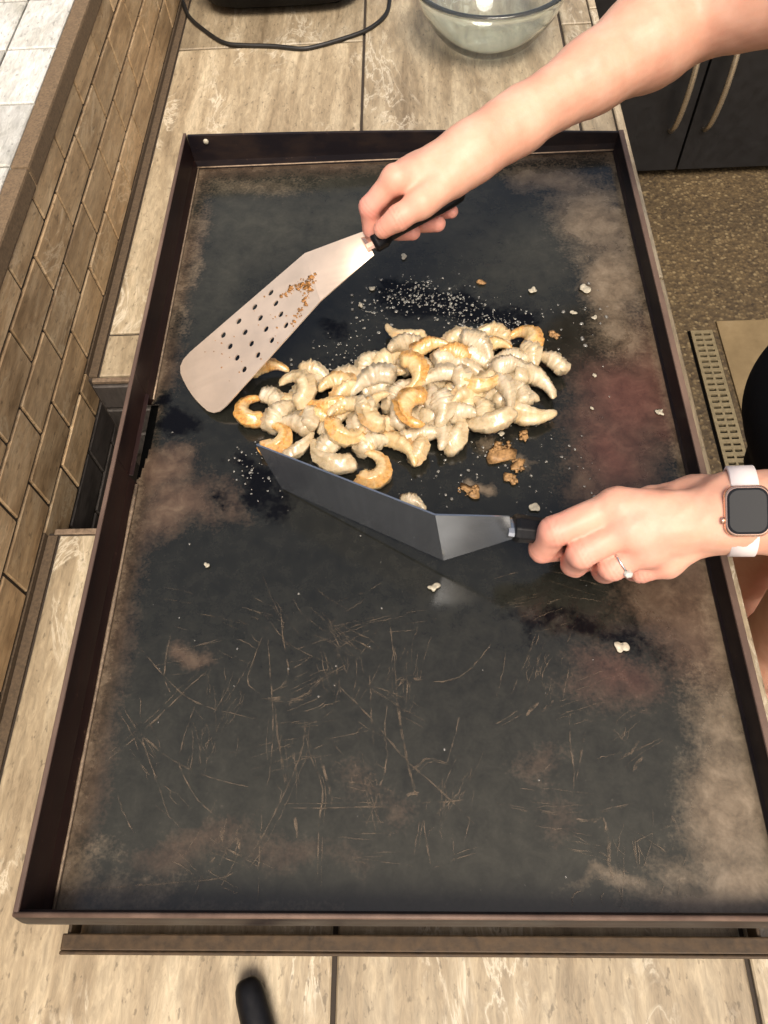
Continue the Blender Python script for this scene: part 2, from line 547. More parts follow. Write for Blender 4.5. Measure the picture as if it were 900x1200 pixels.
rail = MB().box((PIT[0]+.004, PIT[2]-.010, ZC-.03), (PIT[1], PIT[2]-.003, ZC-.002), .001)
rail.build('tile_edge', M['bare_steel'], counter)
rail = MB().box((PIT[0]+.004, PIT[3]+.0035, ZC-.006), (PIT[1], PIT[3]+.010, ZC-.001), .001)
rail.build('tile_edge', M['bare_steel'], counter)

wall = thing('tiled_wall', 'low wall of brown running bond tiles left of the griddle', 'wall', (XW-.1, .6, ZF))
wt = .135
MB().box((XW-.275, -1.2, ZF), (XW-.0028, 2.9, wt-.006)).build('wall_core', M['grout'], wall)
CH = .0515
rows = [(.0830, .8941), (.0315, .946), (-.0205, .889), (-.0725, .9365), (-.1245, .885), (-.1765, .94), (-.2285, .885)]
LEN = .1062
for ri, (zb, ph) in enumerate(rows):
    me = tile_mesh('wall_tile' if ri < 5 else 'wall_tile_shaded', CH-.0040, LEN-.0042, .008, M['wall_tile' if ri < 5 else 'pit_shade_tile'], .0012)
    lo, hi = (-12, 19) if ri < 4 else (-6, -2)
    if ri >= 4:
        lo, hi = -6, -1
    for k in range(lo-5 if ri < 4 else lo, hi):
        yc = ph+k*LEN-LEN/2
        put_tile(me, 'tile', wall, (XW-.004+random.uniform(-.0006, .0006), yc, zb+CH/2), (0, math.pi/2, 0))
for k in range(6):
    y0 = -1.55+k*.75
    MB().box((XW-.0195, y0, wt-.02), (XW+.001, y0+.748, wt+.004), .003).build('ledge_cap', M['cap'], wall)
for col in range(4):
    x1 = XW-.0215-col*.0625
    for k in range(-18, 17):
        put_tile(tile_mesh('ledge_tile', .0595, .1087, .008, M['pale_tile'], .0016), 'ledge_tile', wall,
                 (x1-.03, .929+.1122*k+.056, wt-.0012+random.uniform(-.0004, .0004)))

# drain grate let into the floor
gr = thing('drain_grate', 'narrow slotted drain grate set in the aggregate floor', 'drain grate', (.794, 1.0, ZF))
gm = MB()
gx0, gx1, gy1, pit = .765, .824, 1.46, .0192
nrow = 46
xs = [gx0, gx0+.0085, gx0+.0265, gx0+.0325, gx0+.0505, gx1]
ztop = ZF+.008
for i in range(nrow):
    ya = gy1-i*pit
    ym, yb = ya-.0115, ya-pit
    gm.box((xs[0], ym, ZF+.002), (xs[5], ya, ztop))
    for a, b in ((0, 1), (2, 3), (4, 5)):
        gm.box((xs[a], yb, ZF+.002), (xs[b], ym, ztop))
gm.build('slotted_plate', M['grate'], gr)
MB().box((gx0-.006, gy1-nrow*pit, ZF-.02), (gx1+.004, gy1+.004, ZF+.0015)).build('channel', M['slot_black'], gr)

# dark cabinets at the far end
cab = thing('cabinet', 'matte black double door cabinet at the far end', 'cabinet', (1.1, 2.4, ZF))
CY, CX = 2.11, .838
MB().box((.40, CY+.022, ZF+.02), (2.1, 2.75, -.09), .003).build('carcass', M['matte_black'], cab)
MB().box((.42, CY+.06, ZF), (2.08, 2.7, ZF+.02)).build('plinth', M['slot_black'], cab)
for x0, x1, hx in ((.42, CX-.003, CX-.055), (CX+.003, 1.30, CX+.045), (1.306, 2.08, 1.36)):
    d = soft(MB().box((x0, CY, ZF+.03), (x1, CY+.02, -.14)).build('door', M['matte_black'], cab), .002)
    hp = [(hx, CY+.004, -.815)]
    for k in range(13):
        a = k/12
        hp.append((hx, CY-.012-.048*math.sin(math.pi*a)**.6, -.81+.34*a))
    hp.append((hx, CY+.004, -.465))
    MB().tube(hp, .0085, 10, .7).build('handle', M['bronze'], d, True)
MB().box((.38, CY-.02, -.12), (2.12, 2.8, ZC), .004).build('worktop', M['counter_tile'], cab)

# ---------------------------------------------------------------- griddle
W2, L, HL, HR = .28, .8864, .0454, .0237
griddle = thing('griddle', 'large seasoned flat top griddle on the counter', 'griddle', (0, L/2, ZC))
def hz(x):
    return HL+(HR-HL)*(x+W2)/(2*W2)
nx, ny = 330, 530
gx = np.linspace(-W2+.0065, W2-.0075, nx)
gy = np.linspace(.003, L-.003, ny)
X, Y = np.meshgrid(gx, gy)
X, Y = X.ravel(), Y.ravel()
wx = X+(vnoise(X, Y, 14, 3)-.5)*.07
wy = Y+(vnoise(X, Y, 14, 4)-.5)*.07
def blob(lst, pts_scale=1.0):
    out = np.zeros_like(X)
    for cx, cy, rx, ry, a in lst:
        d = ((wx-cx)/rx)**2+((wy-cy)/ry)**2
        out = np.maximum(out, a*np.exp(-d*1.1))
    return out
def C(lst, radii):
    return [(p[0], p[1], *r_) for p, r_ in zip(lst, radii)]
n_mid = vnoise(X, Y, 22, 8, 5)
rust = blob(C([(-0.2286, 0.3526), (-0.2562, 0.3931), (-0.1786, 0.3611), (-0.1920, 0.2039), (-0.0078, 0.0884), (-0.0423, 0.1049), (0.1088, 0.1075), (0.2372, 0.4735), (0.2078, 0.4208), (0.1762, 0.3715), (0.2409, 0.2374), (0.2654, 0.2869), (-0.1710, 0.0447), (-0.1073, 0.0447), (0.2753, 0.5177), (0.1693, 0.1769), (-0.0608, 0.0447), (0.1116, 0.0690)],
    [(.05,.03,.95),(.03,.03,.9),(.035,.025,.65),(.012,.014,.6),(.03,.02,.30),(.03,.02,.28),(.025,.02,.34),(.07,.06,.9),(.06,.06,.75),(.04,.05,.55),(.06,.06,.8),(.04,.08,.9),(.05,.018,.42),(.05,.016,.36),(.04,.1,.85),(.04,.04,.5),(.03,.02,.25),(.03,.02,.3)]))  # brown wear; a near right blob carries the forearm's painted reflection
tan = blob(C([(0.2239, 0.7472), (0.2448, 0.6452), (0.1906, 0.8206), (0.2537, 0.5793), (0.2502, 0.1404), (0.2495, 0.0749), (0.2038, 0.0388), (0.2489, 0.0159), (0.1506, 0.0213), (0.2764, 0.1980), (-0.1905, 0.8276), (-0.2508, 0.7743), (-0.2588, 0.0265), (-0.2376, 0.0571), (-0.2109, 0.0207), (0.0963, 0.8603), (0.2175, 0.0130), (-0.2637, 0.6701)],
    [(.05,.09,.75),(.03,.10,.8),(.05,.03,.7),(.025,.06,.5),(.035,.06,.70),(.035,.07,.85),(.035,.02,.45),(.045,.035,.9),(.04,.009,.5),(.03,.06,.7),(.09,.02,.35),(.02,.05,.35),(.03,.04,.45),(.03,.02,.3),(.05,.014,.42),(.10,.012,.35),(.06,.02,.7),(.010,.09,.4)]))
tan = np.maximum(tan, blob(C([(0.0928, 0.4160), (0.1070, 0.3911), (0.0614, 0.3696), (0.1181, 0.4330)], [(.013,.013,.75),(.010,.012,.7),(.012,.009,.75),(.006,.006,.6)])))
red = np.clip(blob(C([(0.2372, 0.4735), (0.2078, 0.4208), (0.2026, 0.5088), (0.1693, 0.1769), (0.1905, 0.1991)], [(.07,.07,1.1),(.05,.05,1.0),(.03,.04,.8),(.04,.03,.8),(.03,.03,.7)])), 0, 1)  # nearest blobs paint the forearm's reddish reflection into the surface colour
el = (X+W2)
tan = np.maximum(tan, np.clip(1.05-el/.020, 0, 1)*(.55+.5*(n_mid-.3)))
rust = np.maximum(rust, np.clip(1.15-el/.040, 0, 1)*(.48+.8*(n_mid-.45)))
rust = np.maximum(rust, np.clip(1.0-(L-Y)/.05, 0, 1)*(.55+.6*(n_mid-.5)))
tan = np.maximum(tan, np.clip(1.0-(W2-X)/.025, 0, 1)*.7)
tan = np.maximum(tan, np.clip(.9-Y/.02, 0, 1)*.5*(X < -.05))
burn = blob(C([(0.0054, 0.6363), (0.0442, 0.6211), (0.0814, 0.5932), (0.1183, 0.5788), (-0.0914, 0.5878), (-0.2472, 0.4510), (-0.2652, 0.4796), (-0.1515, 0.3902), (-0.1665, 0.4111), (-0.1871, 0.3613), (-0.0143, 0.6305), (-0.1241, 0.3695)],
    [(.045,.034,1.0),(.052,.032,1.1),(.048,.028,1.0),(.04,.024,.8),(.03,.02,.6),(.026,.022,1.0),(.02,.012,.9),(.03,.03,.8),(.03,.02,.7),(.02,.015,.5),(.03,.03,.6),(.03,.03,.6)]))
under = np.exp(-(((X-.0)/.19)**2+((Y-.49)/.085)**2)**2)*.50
streak = blob(C([(0.0922, 0.2430), (0.1216, 0.2353), (0.1502, 0.2245), (0.1783, 0.2146), (0.2023, 0.2050)], [(.022,.010,.42),(.030,.016,.55),(.034,.022,.60),(.036,.026,.56),(.026,.022,.42)]))  # dark reflection of the lower hand, painted into the surface colour
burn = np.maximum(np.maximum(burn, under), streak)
dark2 = np.exp(-(((wx+.02)/.17)**2+((wy-.28)/.09)**2)**1.5)
rust *= (1-.75*dark2)
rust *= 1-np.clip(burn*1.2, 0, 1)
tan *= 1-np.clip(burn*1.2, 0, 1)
pz = (vnoise(X, Y, 6, 11, 3)-.5)*.0012
pverts = np.stack([X, Y, pz-.0006], 1)
idx = np.arange(nx*ny).reshape(ny, nx)
quads = np.stack([idx[:-1, :-1], idx[:-1, 1:], idx[1:, 1:], idx[1:, :-1]], -1).reshape(-1, 4)
qc = pverts[quads].mean(1)
slot = (qc[:, 1] > .392) & (qc[:, 1] < .488) & (qc[:, 0] < -W2+.0085+.007*np.clip((qc[:, 1]-.39)/.05, 0, 1))
quads = quads[~slot]
me = bpy.data.meshes.new('cooking_surface')
me.from_pydata(pverts.tolist(), [], quads.tolist())
me.materials.append(M['surface'])
me.polygons.foreach_set('use_smooth', [True]*len(me.polygons))
dry = np.maximum(blob(C([(-0.1840, 0.7548), (-0.0779, 0.7644), (0.0488, 0.7572), (0.1484, 0.7066), (-0.2275, 0.6683)], [(.10,.10,.8),(.10,.08,.7),(.10,.08,.55),(.08,.09,.6),(.04,.10,.7)])), np.clip(1.1-(wy-.02)/.24, 0, 1)*.60)*(1-np.clip(burn, 0, 1))  # grey sky sheen painted as a paler base towards both ends
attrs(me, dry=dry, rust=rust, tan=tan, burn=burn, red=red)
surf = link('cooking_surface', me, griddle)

def wall_strip(prof_fn, stations, name, mat):
    """closed profile swept along stations"""
    mb = MB(); vs = []; fs = []
    n = None
    for s_ in stations:
        pr = prof_fn(s_)
        n = len(pr); vs += pr
    for i in range(len(stations)-1):
        for k in range(n):
            fs.append((i*n+k, i*n+(k+1) % n, (i+1)*n+(k+1) % n, (i+1)*n+k))
    fs.append(tuple(reversed(range(n)))); fs.append(tuple((len(stations)-1)*n+k for k in range(n)))
    mb.add(vs, fs)
    return mb.build(name, mat, griddle)
def left_prof(notch):
    def f(y):
        zb = .013 if notch else -.006
        return [(-W2, y, zb), (-W2, y, HL), (-W2+.0032, y, HL), (-W2+.0042, y, .012 if not notch else .014), (-W2+.0072, y, .002 if not notch else .0135), (-W2+.0082, y, zb if not notch else .013)]
    return f
for a, b, nt in ((-.0, .388, False), (.388, .490, True), (.490, L, False)):
    soft(wall_strip(left_prof(nt), [a, (a+b)/2, b], 'rear_wall', M['wall_maroon']), .0008)
soft(MB().box((-W2-.0012, -.001, HL-.0035), (-W2+.0030, L+.001, HL+.0012)).build('rear_rim', M['lip_edge'], griddle), .001)
def right_prof(y):
    return [(W2-.0085, y, -.006), (W2-.0092, y, .0012), (W2-.0074, y, .004), (W2-.0040, y, HR-.001), (W2-.0015, y, HR-.001), (W2-.0015, y, -.006)]
wall_strip(right_prof, [.0, L/2, L], 'front_wall', M['wall_black'])
soft(MB().box((W2-.0052, -.001, HR-.002), (W2+.0010, L+.001, HR+.0012)).build('front_rim', M['lip_edge'], griddle), .001)
def far_prof(x):
    h = hz(x)+.0035*math.sin(math.pi*(x+W2)/(2*W2))
    return [(x, L, -.006), (x, L, h), (x, L-.0035, h), (x, L-.0045, .010), (x, L-.0070, .002), (x, L-.009, -.004)]
st = [-W2+.004+k*(2*W2-.0075)/16 for k in range(17)]
soft(wall_strip(far_prof, st, 'side_wall', M['wall_black']), .0008)
fe = MB()
fe.tube([(x, L-.0075, .0022) for x in st], .0011, 6)
fe.build('weld_seam', M['bare_steel'], griddle, True)
ws = MB()
ws.tube([(-W2+.0085, .004+(.384-.004)*k/12+.0, .0018+random.uniform(-.0003, .0003)) for k in range(13)], [.0016+random.uniform(-.0004, .0005) for k in range(13)], 6)
ws.tube([(-W2+.0085, .492+(L-.496)*k/12, .0018) for k in range(13)], .0012, 6)
ws.build('weld_seam', M['bare_steel'], griddle, True)
def near_prof(x):
    h = hz(x)
    return [(x, .004, -.006), (x, .004, h-.003), (x, .002, h), (x, -.0008, h+.0003), (x, -.0025, h-.006), (x, -.0045, h-.016), (x, -.0050, h-.026), (x, -.001, -.004), (x, .0, -.006)]
soft(wall_strip(near_prof, [-W2-.001+k*(2*W2+.002)/8 for k in range(9)], 'side_wall', M['wall_black']), .0008)
nr = MB(); nr.tube([(x, .0005, hz(x)) for x in (-W2, 0, W2)], .0019, 8)
nr.build('near_rim', M['lip_edge'], griddle, True)
MB().box((-W2+.018, .002, -.012), (W2-.004, L-.002, -.0065)).build('plate_underside', M['slot_black'], griddle)
MB().box((-W2+.0006, .382, -.060), (-W2+.0175, .496, -.0135)).build('grease_chute', M['slot_black'], griddle)
for xx, zz, rr in ((-.2531, .0370, .0035),):
    b = MB(); b.lathe([(.0001, .0026), (rr*.7, .0024), (rr, .0012), (rr, 0)], 14)
    o = b.build('bolt', M['crumb_pale'], griddle, True)
    o.rotation_euler = (math.pi/2, 0, 0)
    o.location = Vector((xx, L-.0042, zz))-griddle.location
# base frame carrying the plate
bf = MB()
bf.box((-.2845, -.0245, -.075), (.30, -.0215, -.052))
bf.box((-.2845, -.0215, -.0556), (.30, -.0095, -.0525))
soft(bf.build('front_rail', M['frame_steel'], griddle), .0012)
for x in (-.282, .268):
    soft(MB().box((x, -.0213, -.0770), (x+.003, L-.02, -.0558)).build('side_rail', M['frame_steel'], griddle), .001)
MB().box((-.27, L-.03, -.076), (.26, L-.026, -.03)).build('back_rail', M['frame_steel'], griddle)
for x, y in ((-.262, .03), (.23, .03), (-.262, .82), (.23, .82)):
    MB().box((x, y, ZC+.0005), (x+.03, y+.03, -.0125), .001).build('foot', M['frame_steel'], griddle)
for x0, x1 in ((-.25, .24),):
    MB().box((x0, .012, -.05), (x1, .0145, -.016)).build('heat_shield', M['bare_steel'], griddle)

# scratches: thin worn lines lying on the cooking surface
sc = MB()
def scratch(pts, w, z=.0004):
    pts = [Vector((p[0], p[1], 0)) for p in pts]
    fine = []
    for i in range(len(pts)-1):
        p0, p1, p2, p3 = pts[max(i-1, 0)], pts[i], pts[i+1], pts[min(i+2, len(pts)-1)]
        for k in range(6):
            u = k/6
            fine.append(.5*((2*p1)+(p2-p0)*u+(2*p0-5*p1+4*p2-p3)*u*u+(3*p1-p0-3*p2+p3)*u**3)+Vector((random.gauss(0, .0003), random.gauss(0, .0003), 0)))
    fine.append(pts[-1])
    vs, fs = [], []
    n = len(fine)
    for i, p in enumerate(fine):
        d = (fine[min(i+1, n-1)]-fine[max(i-1, 0)]); d.normalize()
        s_ = Vector((-d.y, d.x, 0))*w*.5*(random.uniform(.5, 1.3))*min(1, .3+3*min(i, n-1-i)/n)
        vs += [(p.x+s_.x, p.y+s_.y, z), (p.x-s_.x, p.y-s_.y, z)]
    for i in range(n-1):
        fs.append((2*i, 2*i+1, 2*i+3, 2*i+2))
    sc.add(vs, fs)
TR = [
[(-0.2378, 0.2106), (-0.2135, 0.1861), (-0.1909, 0.1674), (-0.1666, 0.1574), (-0.1234, 0.1474)], [(-0.2141, 0.2245), (-0.2152, 0.2016), (-0.2130, 0.1827), (-0.2065, 0.1725)],
[(-0.2538, 0.1139), (-0.2259, 0.1386), (-0.1949, 0.1724), (-0.1772, 0.1908)], [(-0.2459, 0.1597), (-0.2254, 0.1355), (-0.1931, 0.1136), (-0.1632, 0.1014), (-0.1312, 0.0939)],
[(-0.2324, 0.1678), (-0.2254, 0.1355), (-0.2088, 0.1016), (-0.1934, 0.0725)], [(-0.1834, 0.1608), (-0.1905, 0.1290), (-0.1895, 0.1106), (-0.1738, 0.0868), (-0.1567, 0.0724)],
[(-0.1164, 0.2505), (-0.1128, 0.2249), (-0.1053, 0.1899), (-0.1095, 0.1782), (-0.1188, 0.1717)], [(-0.1271, 0.2323), (-0.1213, 0.1901), (-0.1155, 0.1505), (-0.1142, 0.1132), (-0.1178, 0.0808), (-0.1179, 0.0474), (-0.1162, 0.0106)],
[(-0.1147, 0.1601), (-0.1091, 0.1284), (-0.1008, 0.1012)], [(-0.0881, 0.1487), (-0.0897, 0.1221), (-0.1002, 0.0923), (-0.1159, 0.0583), (-0.1315, 0.0340)],
[(-0.0892, 0.1407), (-0.0798, 0.1130), (-0.0711, 0.0922), (-0.0725, 0.0583), (-0.0717, 0.0235)], [(-0.0635, 0.1794), (-0.0369, 0.1530), (-0.0177, 0.1309), (-0.0053, 0.1156)],
[(-0.0179, 0.2379), (-0.0129, 0.1991), (-0.0098, 0.1528), (-0.0022, 0.1126), (0.0036, 0.0919)], [(-0.0178, 0.1723), (-0.0209, 0.1402), (-0.0192, 0.1157), (-0.0267, 0.0863), (-0.0354, 0.0637)],
[(-0.0113, 0.1739), (-0.0015, 0.1820), (0.0147, 0.1812)], [(0.0038, 0.1066), (0.0132, 0.1155)],
[(-0.1283, 0.1668), (-0.1084, 0.1633), (-0.0892, 0.1697), (-0.0799, 0.1796), (-0.0542, 0.1961)], [(-0.2506, 0.0193), (-0.2067, 0.0225), (-0.1542, 0.0260), (-0.1314, 0.0326)],
[(-0.2403, 0.0929), (-0.2309, 0.0754), (-0.2188, 0.0584)], [(-0.0484, 0.1024), (-0.0269, 0.1038)], [(-0.0962, 0.0779), (-0.0628, 0.0778), (-0.0086, 0.0791)],
[(-0.1271, 0.2323), (-0.1376, 0.1972), (-0.1394, 0.1802), (-0.1286, 0.1701)], [(-0.0342, 0.1857), (-0.0321, 0.1498), (-0.0302, 0.1279)],
[(-0.0110, 0.1778), (-0.0076, 0.1423), (0.0005, 0.0989), (0.0053, 0.0861)], [(-0.0110, 0.1814), (0.0069, 0.1812), (0.0283, 0.1792), (0.0500, 0.1881), (0.0712, 0.2123)],
[(0.1328, 0.1515), (0.1300, 0.1277), (0.1307, 0.1047), (0.1268, 0.0857)], [(0.1481, 0.0748), (0.1731, 0.0809)], [(-0.0146, 0.1287), (-0.0010, 0.1119), (0.0253, 0.0892), (0.0489, 0.0659)],
[(0.0085, 0.0814), (0.0284, 0.0823), (0.0416, 0.0835)], [(0.0006, 0.1054), (0.0126, 0.1151), (0.0294, 0.1118)], [(0.0294, 0.1118), (0.0371, 0.1351), (0.0412, 0.1488)],
[(0.1178, 0.0083), (0.1203, 0.0165), (0.1268, 0.0193)], [(0.1702, 0.0523), (0.1906, 0.0612), (0.1990, 0.0641)], [(0.0719, 0.1434), (0.0899, 0.1536)],
[(0.1420, 0.1293), (0.1316, 0.0983)], [(0.1667, 0.1375), (0.1724, 0.1307), (0.1773, 0.1408)], [(0.0066, 0.0675), (0.0014, 0.0435)],
[(0.0099, 0.0675), (0.0141, 0.0377)], [(0.0172, 0.0348), (0.0493, 0.0450)], [(0.1003, 0.0985), (0.1132, 0.1113)]]
THICK = [[(0.0965, 0.1501), (0.1078, 0.1605)], [(0.1087, 0.1517), (0.1201, 0.1621)], [(0.1281, 0.0688), (0.1407, 0.0673), (0.1475, 0.0703)],
[(0.1491, 0.0703), (0.1511, 0.0553), (0.1491, 0.0406), (0.1506, 0.0250)], [(0.1767, 0.1045), (0.1868, 0.1158)], [(0.1771, 0.1175), (0.1858, 0.1306)],
[(0.2019, 0.0717), (0.2058, 0.0582)], [(-0.0918, 0.0708), (-0.0893, 0.0555)], [(-0.1373, 0.0625), (-0.1343, 0.0474)], [(-0.1496, 0.0639), (-0.1478, 0.0529)],
[(-0.0176, 0.0623), (-0.0176, 0.0514)], [(-0.0040, 0.0876), (0.0066, 0.0890)], [(-0.1217, 0.1667), (-0.0906, 0.1648)], [(-0.0737, 0.1160), (-0.0649, 0.0922), (-0.0629, 0.0807)]]
for p in TR:
    scratch(p, .0012)
    if random.random() < .35:
        dx, dy = random.gauss(0, .003), random.gauss(0, .003)
        scratch([(a+dx, b+dy) for a, b in p], .0006)
for p in THICK:
    scratch(p, .0028)
for g in range(46):
    gx_, gy_ = random.uniform(-.24, .22), .02+.24*random.random()**1.3
    ga = random.choice((random.gauss(1.5, .35), random.gauss(.3, .4), random.gauss(2.6, .3)))
    for k in range(random.randint(4, 11)):
        cx, cy = gx_+random.gauss(0, .010), gy_+random.gauss(0, .012)
        a = ga+random.gauss(0, .10); l_ = random.uniform(.008, .05); b = random.gauss(0, .0025)
        scratch([(cx, cy), (cx+math.cos(a)*l_/2+b, cy+math.sin(a)*l_/2), (cx+math.cos(a)*l_, cy+math.sin(a)*l_)], random.uniform(.0003, .0007))
s_ = sc.build('scratch_marks', M['scratch'], griddle)
s_['kind'] = 'stuff'

# ---------------------------------------------------------------- oil, crumbs
od = MB()
def drop(x, y, r_, h=.35, n=8):
    vs, fs = [], []
    ph = random.random()*6
    for (k1, z) in ((1.0, 0), (.82, h*.7)):
        for k in range(n):
            a = 2*math.pi*k/n+ph
            q = r_*k1*(1+.12*math.sin(2*a+ph))
            vs.append((x+q*math.cos(a), y+q*math.sin(a), z*r_+.0002))
    vs.append((x, y, h*r_+.0002))
    for k in range(n):
        fs.append((k, (k+1) % n, n+(k+1) % n, n+k)); fs.append((n+k, n+(k+1) % n, 2*n))
    od.add(vs, fs)
def scatter(c, sx, sy, n, r0, r1):
    for k in range(n):
        x, y = c[0]+random.gauss(0, sx), c[1]+random.gauss(0, sy)
        if abs(x) < W2-.015 and .01 < y < L-.015:
            drop(x, y, r0*(r1/r0)**(random.random()**1.7), random.uniform(.25, .6))
for c_ in [(-0.0044, 0.6368), (0.0250, 0.6354), (0.0536, 0.6140), (0.0859, 0.5892), (0.1089, 0.5792)]:
    scatter(c_, .020, .013, 120, .0004, .0021)
for c_ in [(-0.0525, 0.5734), (-0.0706, 0.5431), (-0.0339, 0.6180)]:
    scatter(c_, .022, .022, 40, .0005, .0022)
for c_ in [(0.0708, 0.4043), (0.0362, 0.3851), (0.1062, 0.4239), (0.1362, 0.3824)]:
    scatter(c_, .028, .022, 26, .0005, .0018)
for c_ in [(0.1670, 0.5959), (0.2061, 0.6071), (0.1709, 0.5456)]:
    scatter(c_, .03, .025, 14, .0006, .0024)
scatter((0, .35), .16, .2, 90, .0004, .0011)
for c_ in [(-0.1616, 0.4058), (-0.1428, 0.3900), (-0.1587, 0.4214)]:
    scatter(c_, .012, .010, 18, .0006, .0016)
o = od.build('oil_droplets', M['oil'], None, True)
tag(o, 'small clear oil droplets spattered around the shrimp', 'oil', kind='stuff')

def lump(r_, seed, flat=.4, sub=2, jag=.35):
    bm_ = bmesh.new()
    bmesh.ops.create_icosphere(bm_, subdivisions=sub, radius=1)
    rg = random.Random(seed)
    ks = [Vector((rg.gauss(0, 1), rg.gauss(0, 1), rg.gauss(0, 1)))*2.2 for _ in range(5)]
    for q in bm_.verts:
        f = 1+jag*sum(math.sin(q.co.dot(k)+i) for i, k in enumerate(ks))/2.5
        q.co = Vector((q.co.x*f*r_, q.co.y*f*r_, max(q.co.z*flat*f, -.15*flat)*r_))
    mb = MB(); mb.add([q.co[:] for q in bm_.verts], [[q.index for q in f.verts] for f in bm_.faces])
    bm_.free()
    return mb
CR = [((0.0927, 0.4152, 0.0012), .0125, 'crumb_brown', 'large browned crumb patch right of the shrimp pile'),
      ((0.1099, 0.3973, 0.0012), .0075, 'crumb_brown', 'slim brown crumb just below the largest crumb patch'),
      ((0.1021, 0.3825, 0.0012), .0065, 'crumb_brown', 'small brown crumb touching the slim brown crumb'),
      ((0.0614, 0.3689, 0.0012), .0105, 'crumb_brown', 'oval brown crumb above the flat spatula bend'),
      ((0.0950, 0.4361, 0.0012), .0055, 'crumb_pale', 'pale beige crumb just under the pile edge'),
      ((0.1179, 0.4322, 0.0012), .0055, 'crumb_brown', 'tan crumb beside the big browned crumb patch'),
      ((0.1468, 0.6352, 0.0012), .0070, 'crumb_pale', 'creamy fleck right of the wet black oil patch'),
      ((0.2037, 0.6351, 0.0012), .0085, 'crumb_pale', 'biggest white fleck at the right end of the oil spatter'),
      ((0.1879, 0.5989, 0.0012), .0045, 'crumb_pale', 'grey fleck below the biggest white fleck'),
      ((0.2103, 0.5902, 0.0012), .0042, 'crumb_pale', 'pale fleck nearest the maroon area'),
      ((0.1629, 0.5670, 0.0012), .0048, 'crumb_brown', 'tan fleck near the right tip of the pile'),
      ((-0.0010, 0.6985, 0.0012), .0060, 'crumb_pale', 'lone pale crumb below the upper hand'),
      ((0.0221, 0.2670, 0.0012), .0070, 'crumb_pale', 'round white fleck below the flat spatula blade'),
      ((0.1830, 0.2087, 0.0012), .0080, 'crumb_pale', 'round white fleck on the dark painted reflection under the lower hand'),
      ((0.2584, 0.4576, 0.0012), .0070, 'crumb_pale', 'crumbly white bit near the right rim of the griddle'),
      ((0.1996, 0.5079, 0.0012), .0032, 'crumb_pale', 'tiny white bit on the maroon area'),
      ((0.1914, 0.4653, 0.0012), .0030, 'crumb_pale', 'tiny white bit low on the maroon area'),
      ((0.1222, 0.3491, 0.0012), .0060, 'crumb_pale', 'cream fleck just above the index finger of the lower hand'),
      ((-0.1896, 0.2936, 0.0012), .0035, 'crumb_pale', 'small white speck on the left half of the griddle'),
      ((-0.0371, 0.6467, 0.0012), .0045, 'crumb_pale', 'pale fleck at the left end of the oil patch'),
      ((-0.0515, 0.6216, 0.0012), .0048, 'crumb_pale', 'pale fleck beside the perforated blade bend'),
      ((0.1669, 0.5196, 0.0012), .0040, 'crumb_brown', 'tan fleck at the tail of the rightmost shrimp'),
      ((0.0876, 0.6516, 0.0012), .0032, 'crumb_brown', 'orange speck above the wet oil patch')]
def cluster(r_, seed):
    rg = random.Random(seed)
    mb = MB()
    for k in range(int(22+r_*3200)):
        a, q = rg.uniform(0, 6.283), r_*rg.random()**.6
        q *= .75+.35*math.sin(2*a+seed)
        lm = lump(.0005+.0028*rg.random()**2.2, seed*50+k, .30, 1, .6)
        mb.add([(v_[0]+q*math.cos(a), v_[1]+q*math.sin(a), v_[2]-.0004+.0006*rg.random()) for v_ in lm.v], lm.f)
    lm = lump(r_*.72, seed, .07, 2, .8); mb.add(lm.v, lm.f)
    return mb
for i, (p, r_, mt, lb) in enumerate(CR):
    o = (cluster(r_*1.05, i) if 'brown' in mt else lump(r_*.60, i, .20, 3, .6)).build('food_crumb', M[mt], None, True, p)
    o.rotation_euler = (0, 0, i*1.3)
    tag(o, lb, 'crumb', 'food crumbs on the griddle')

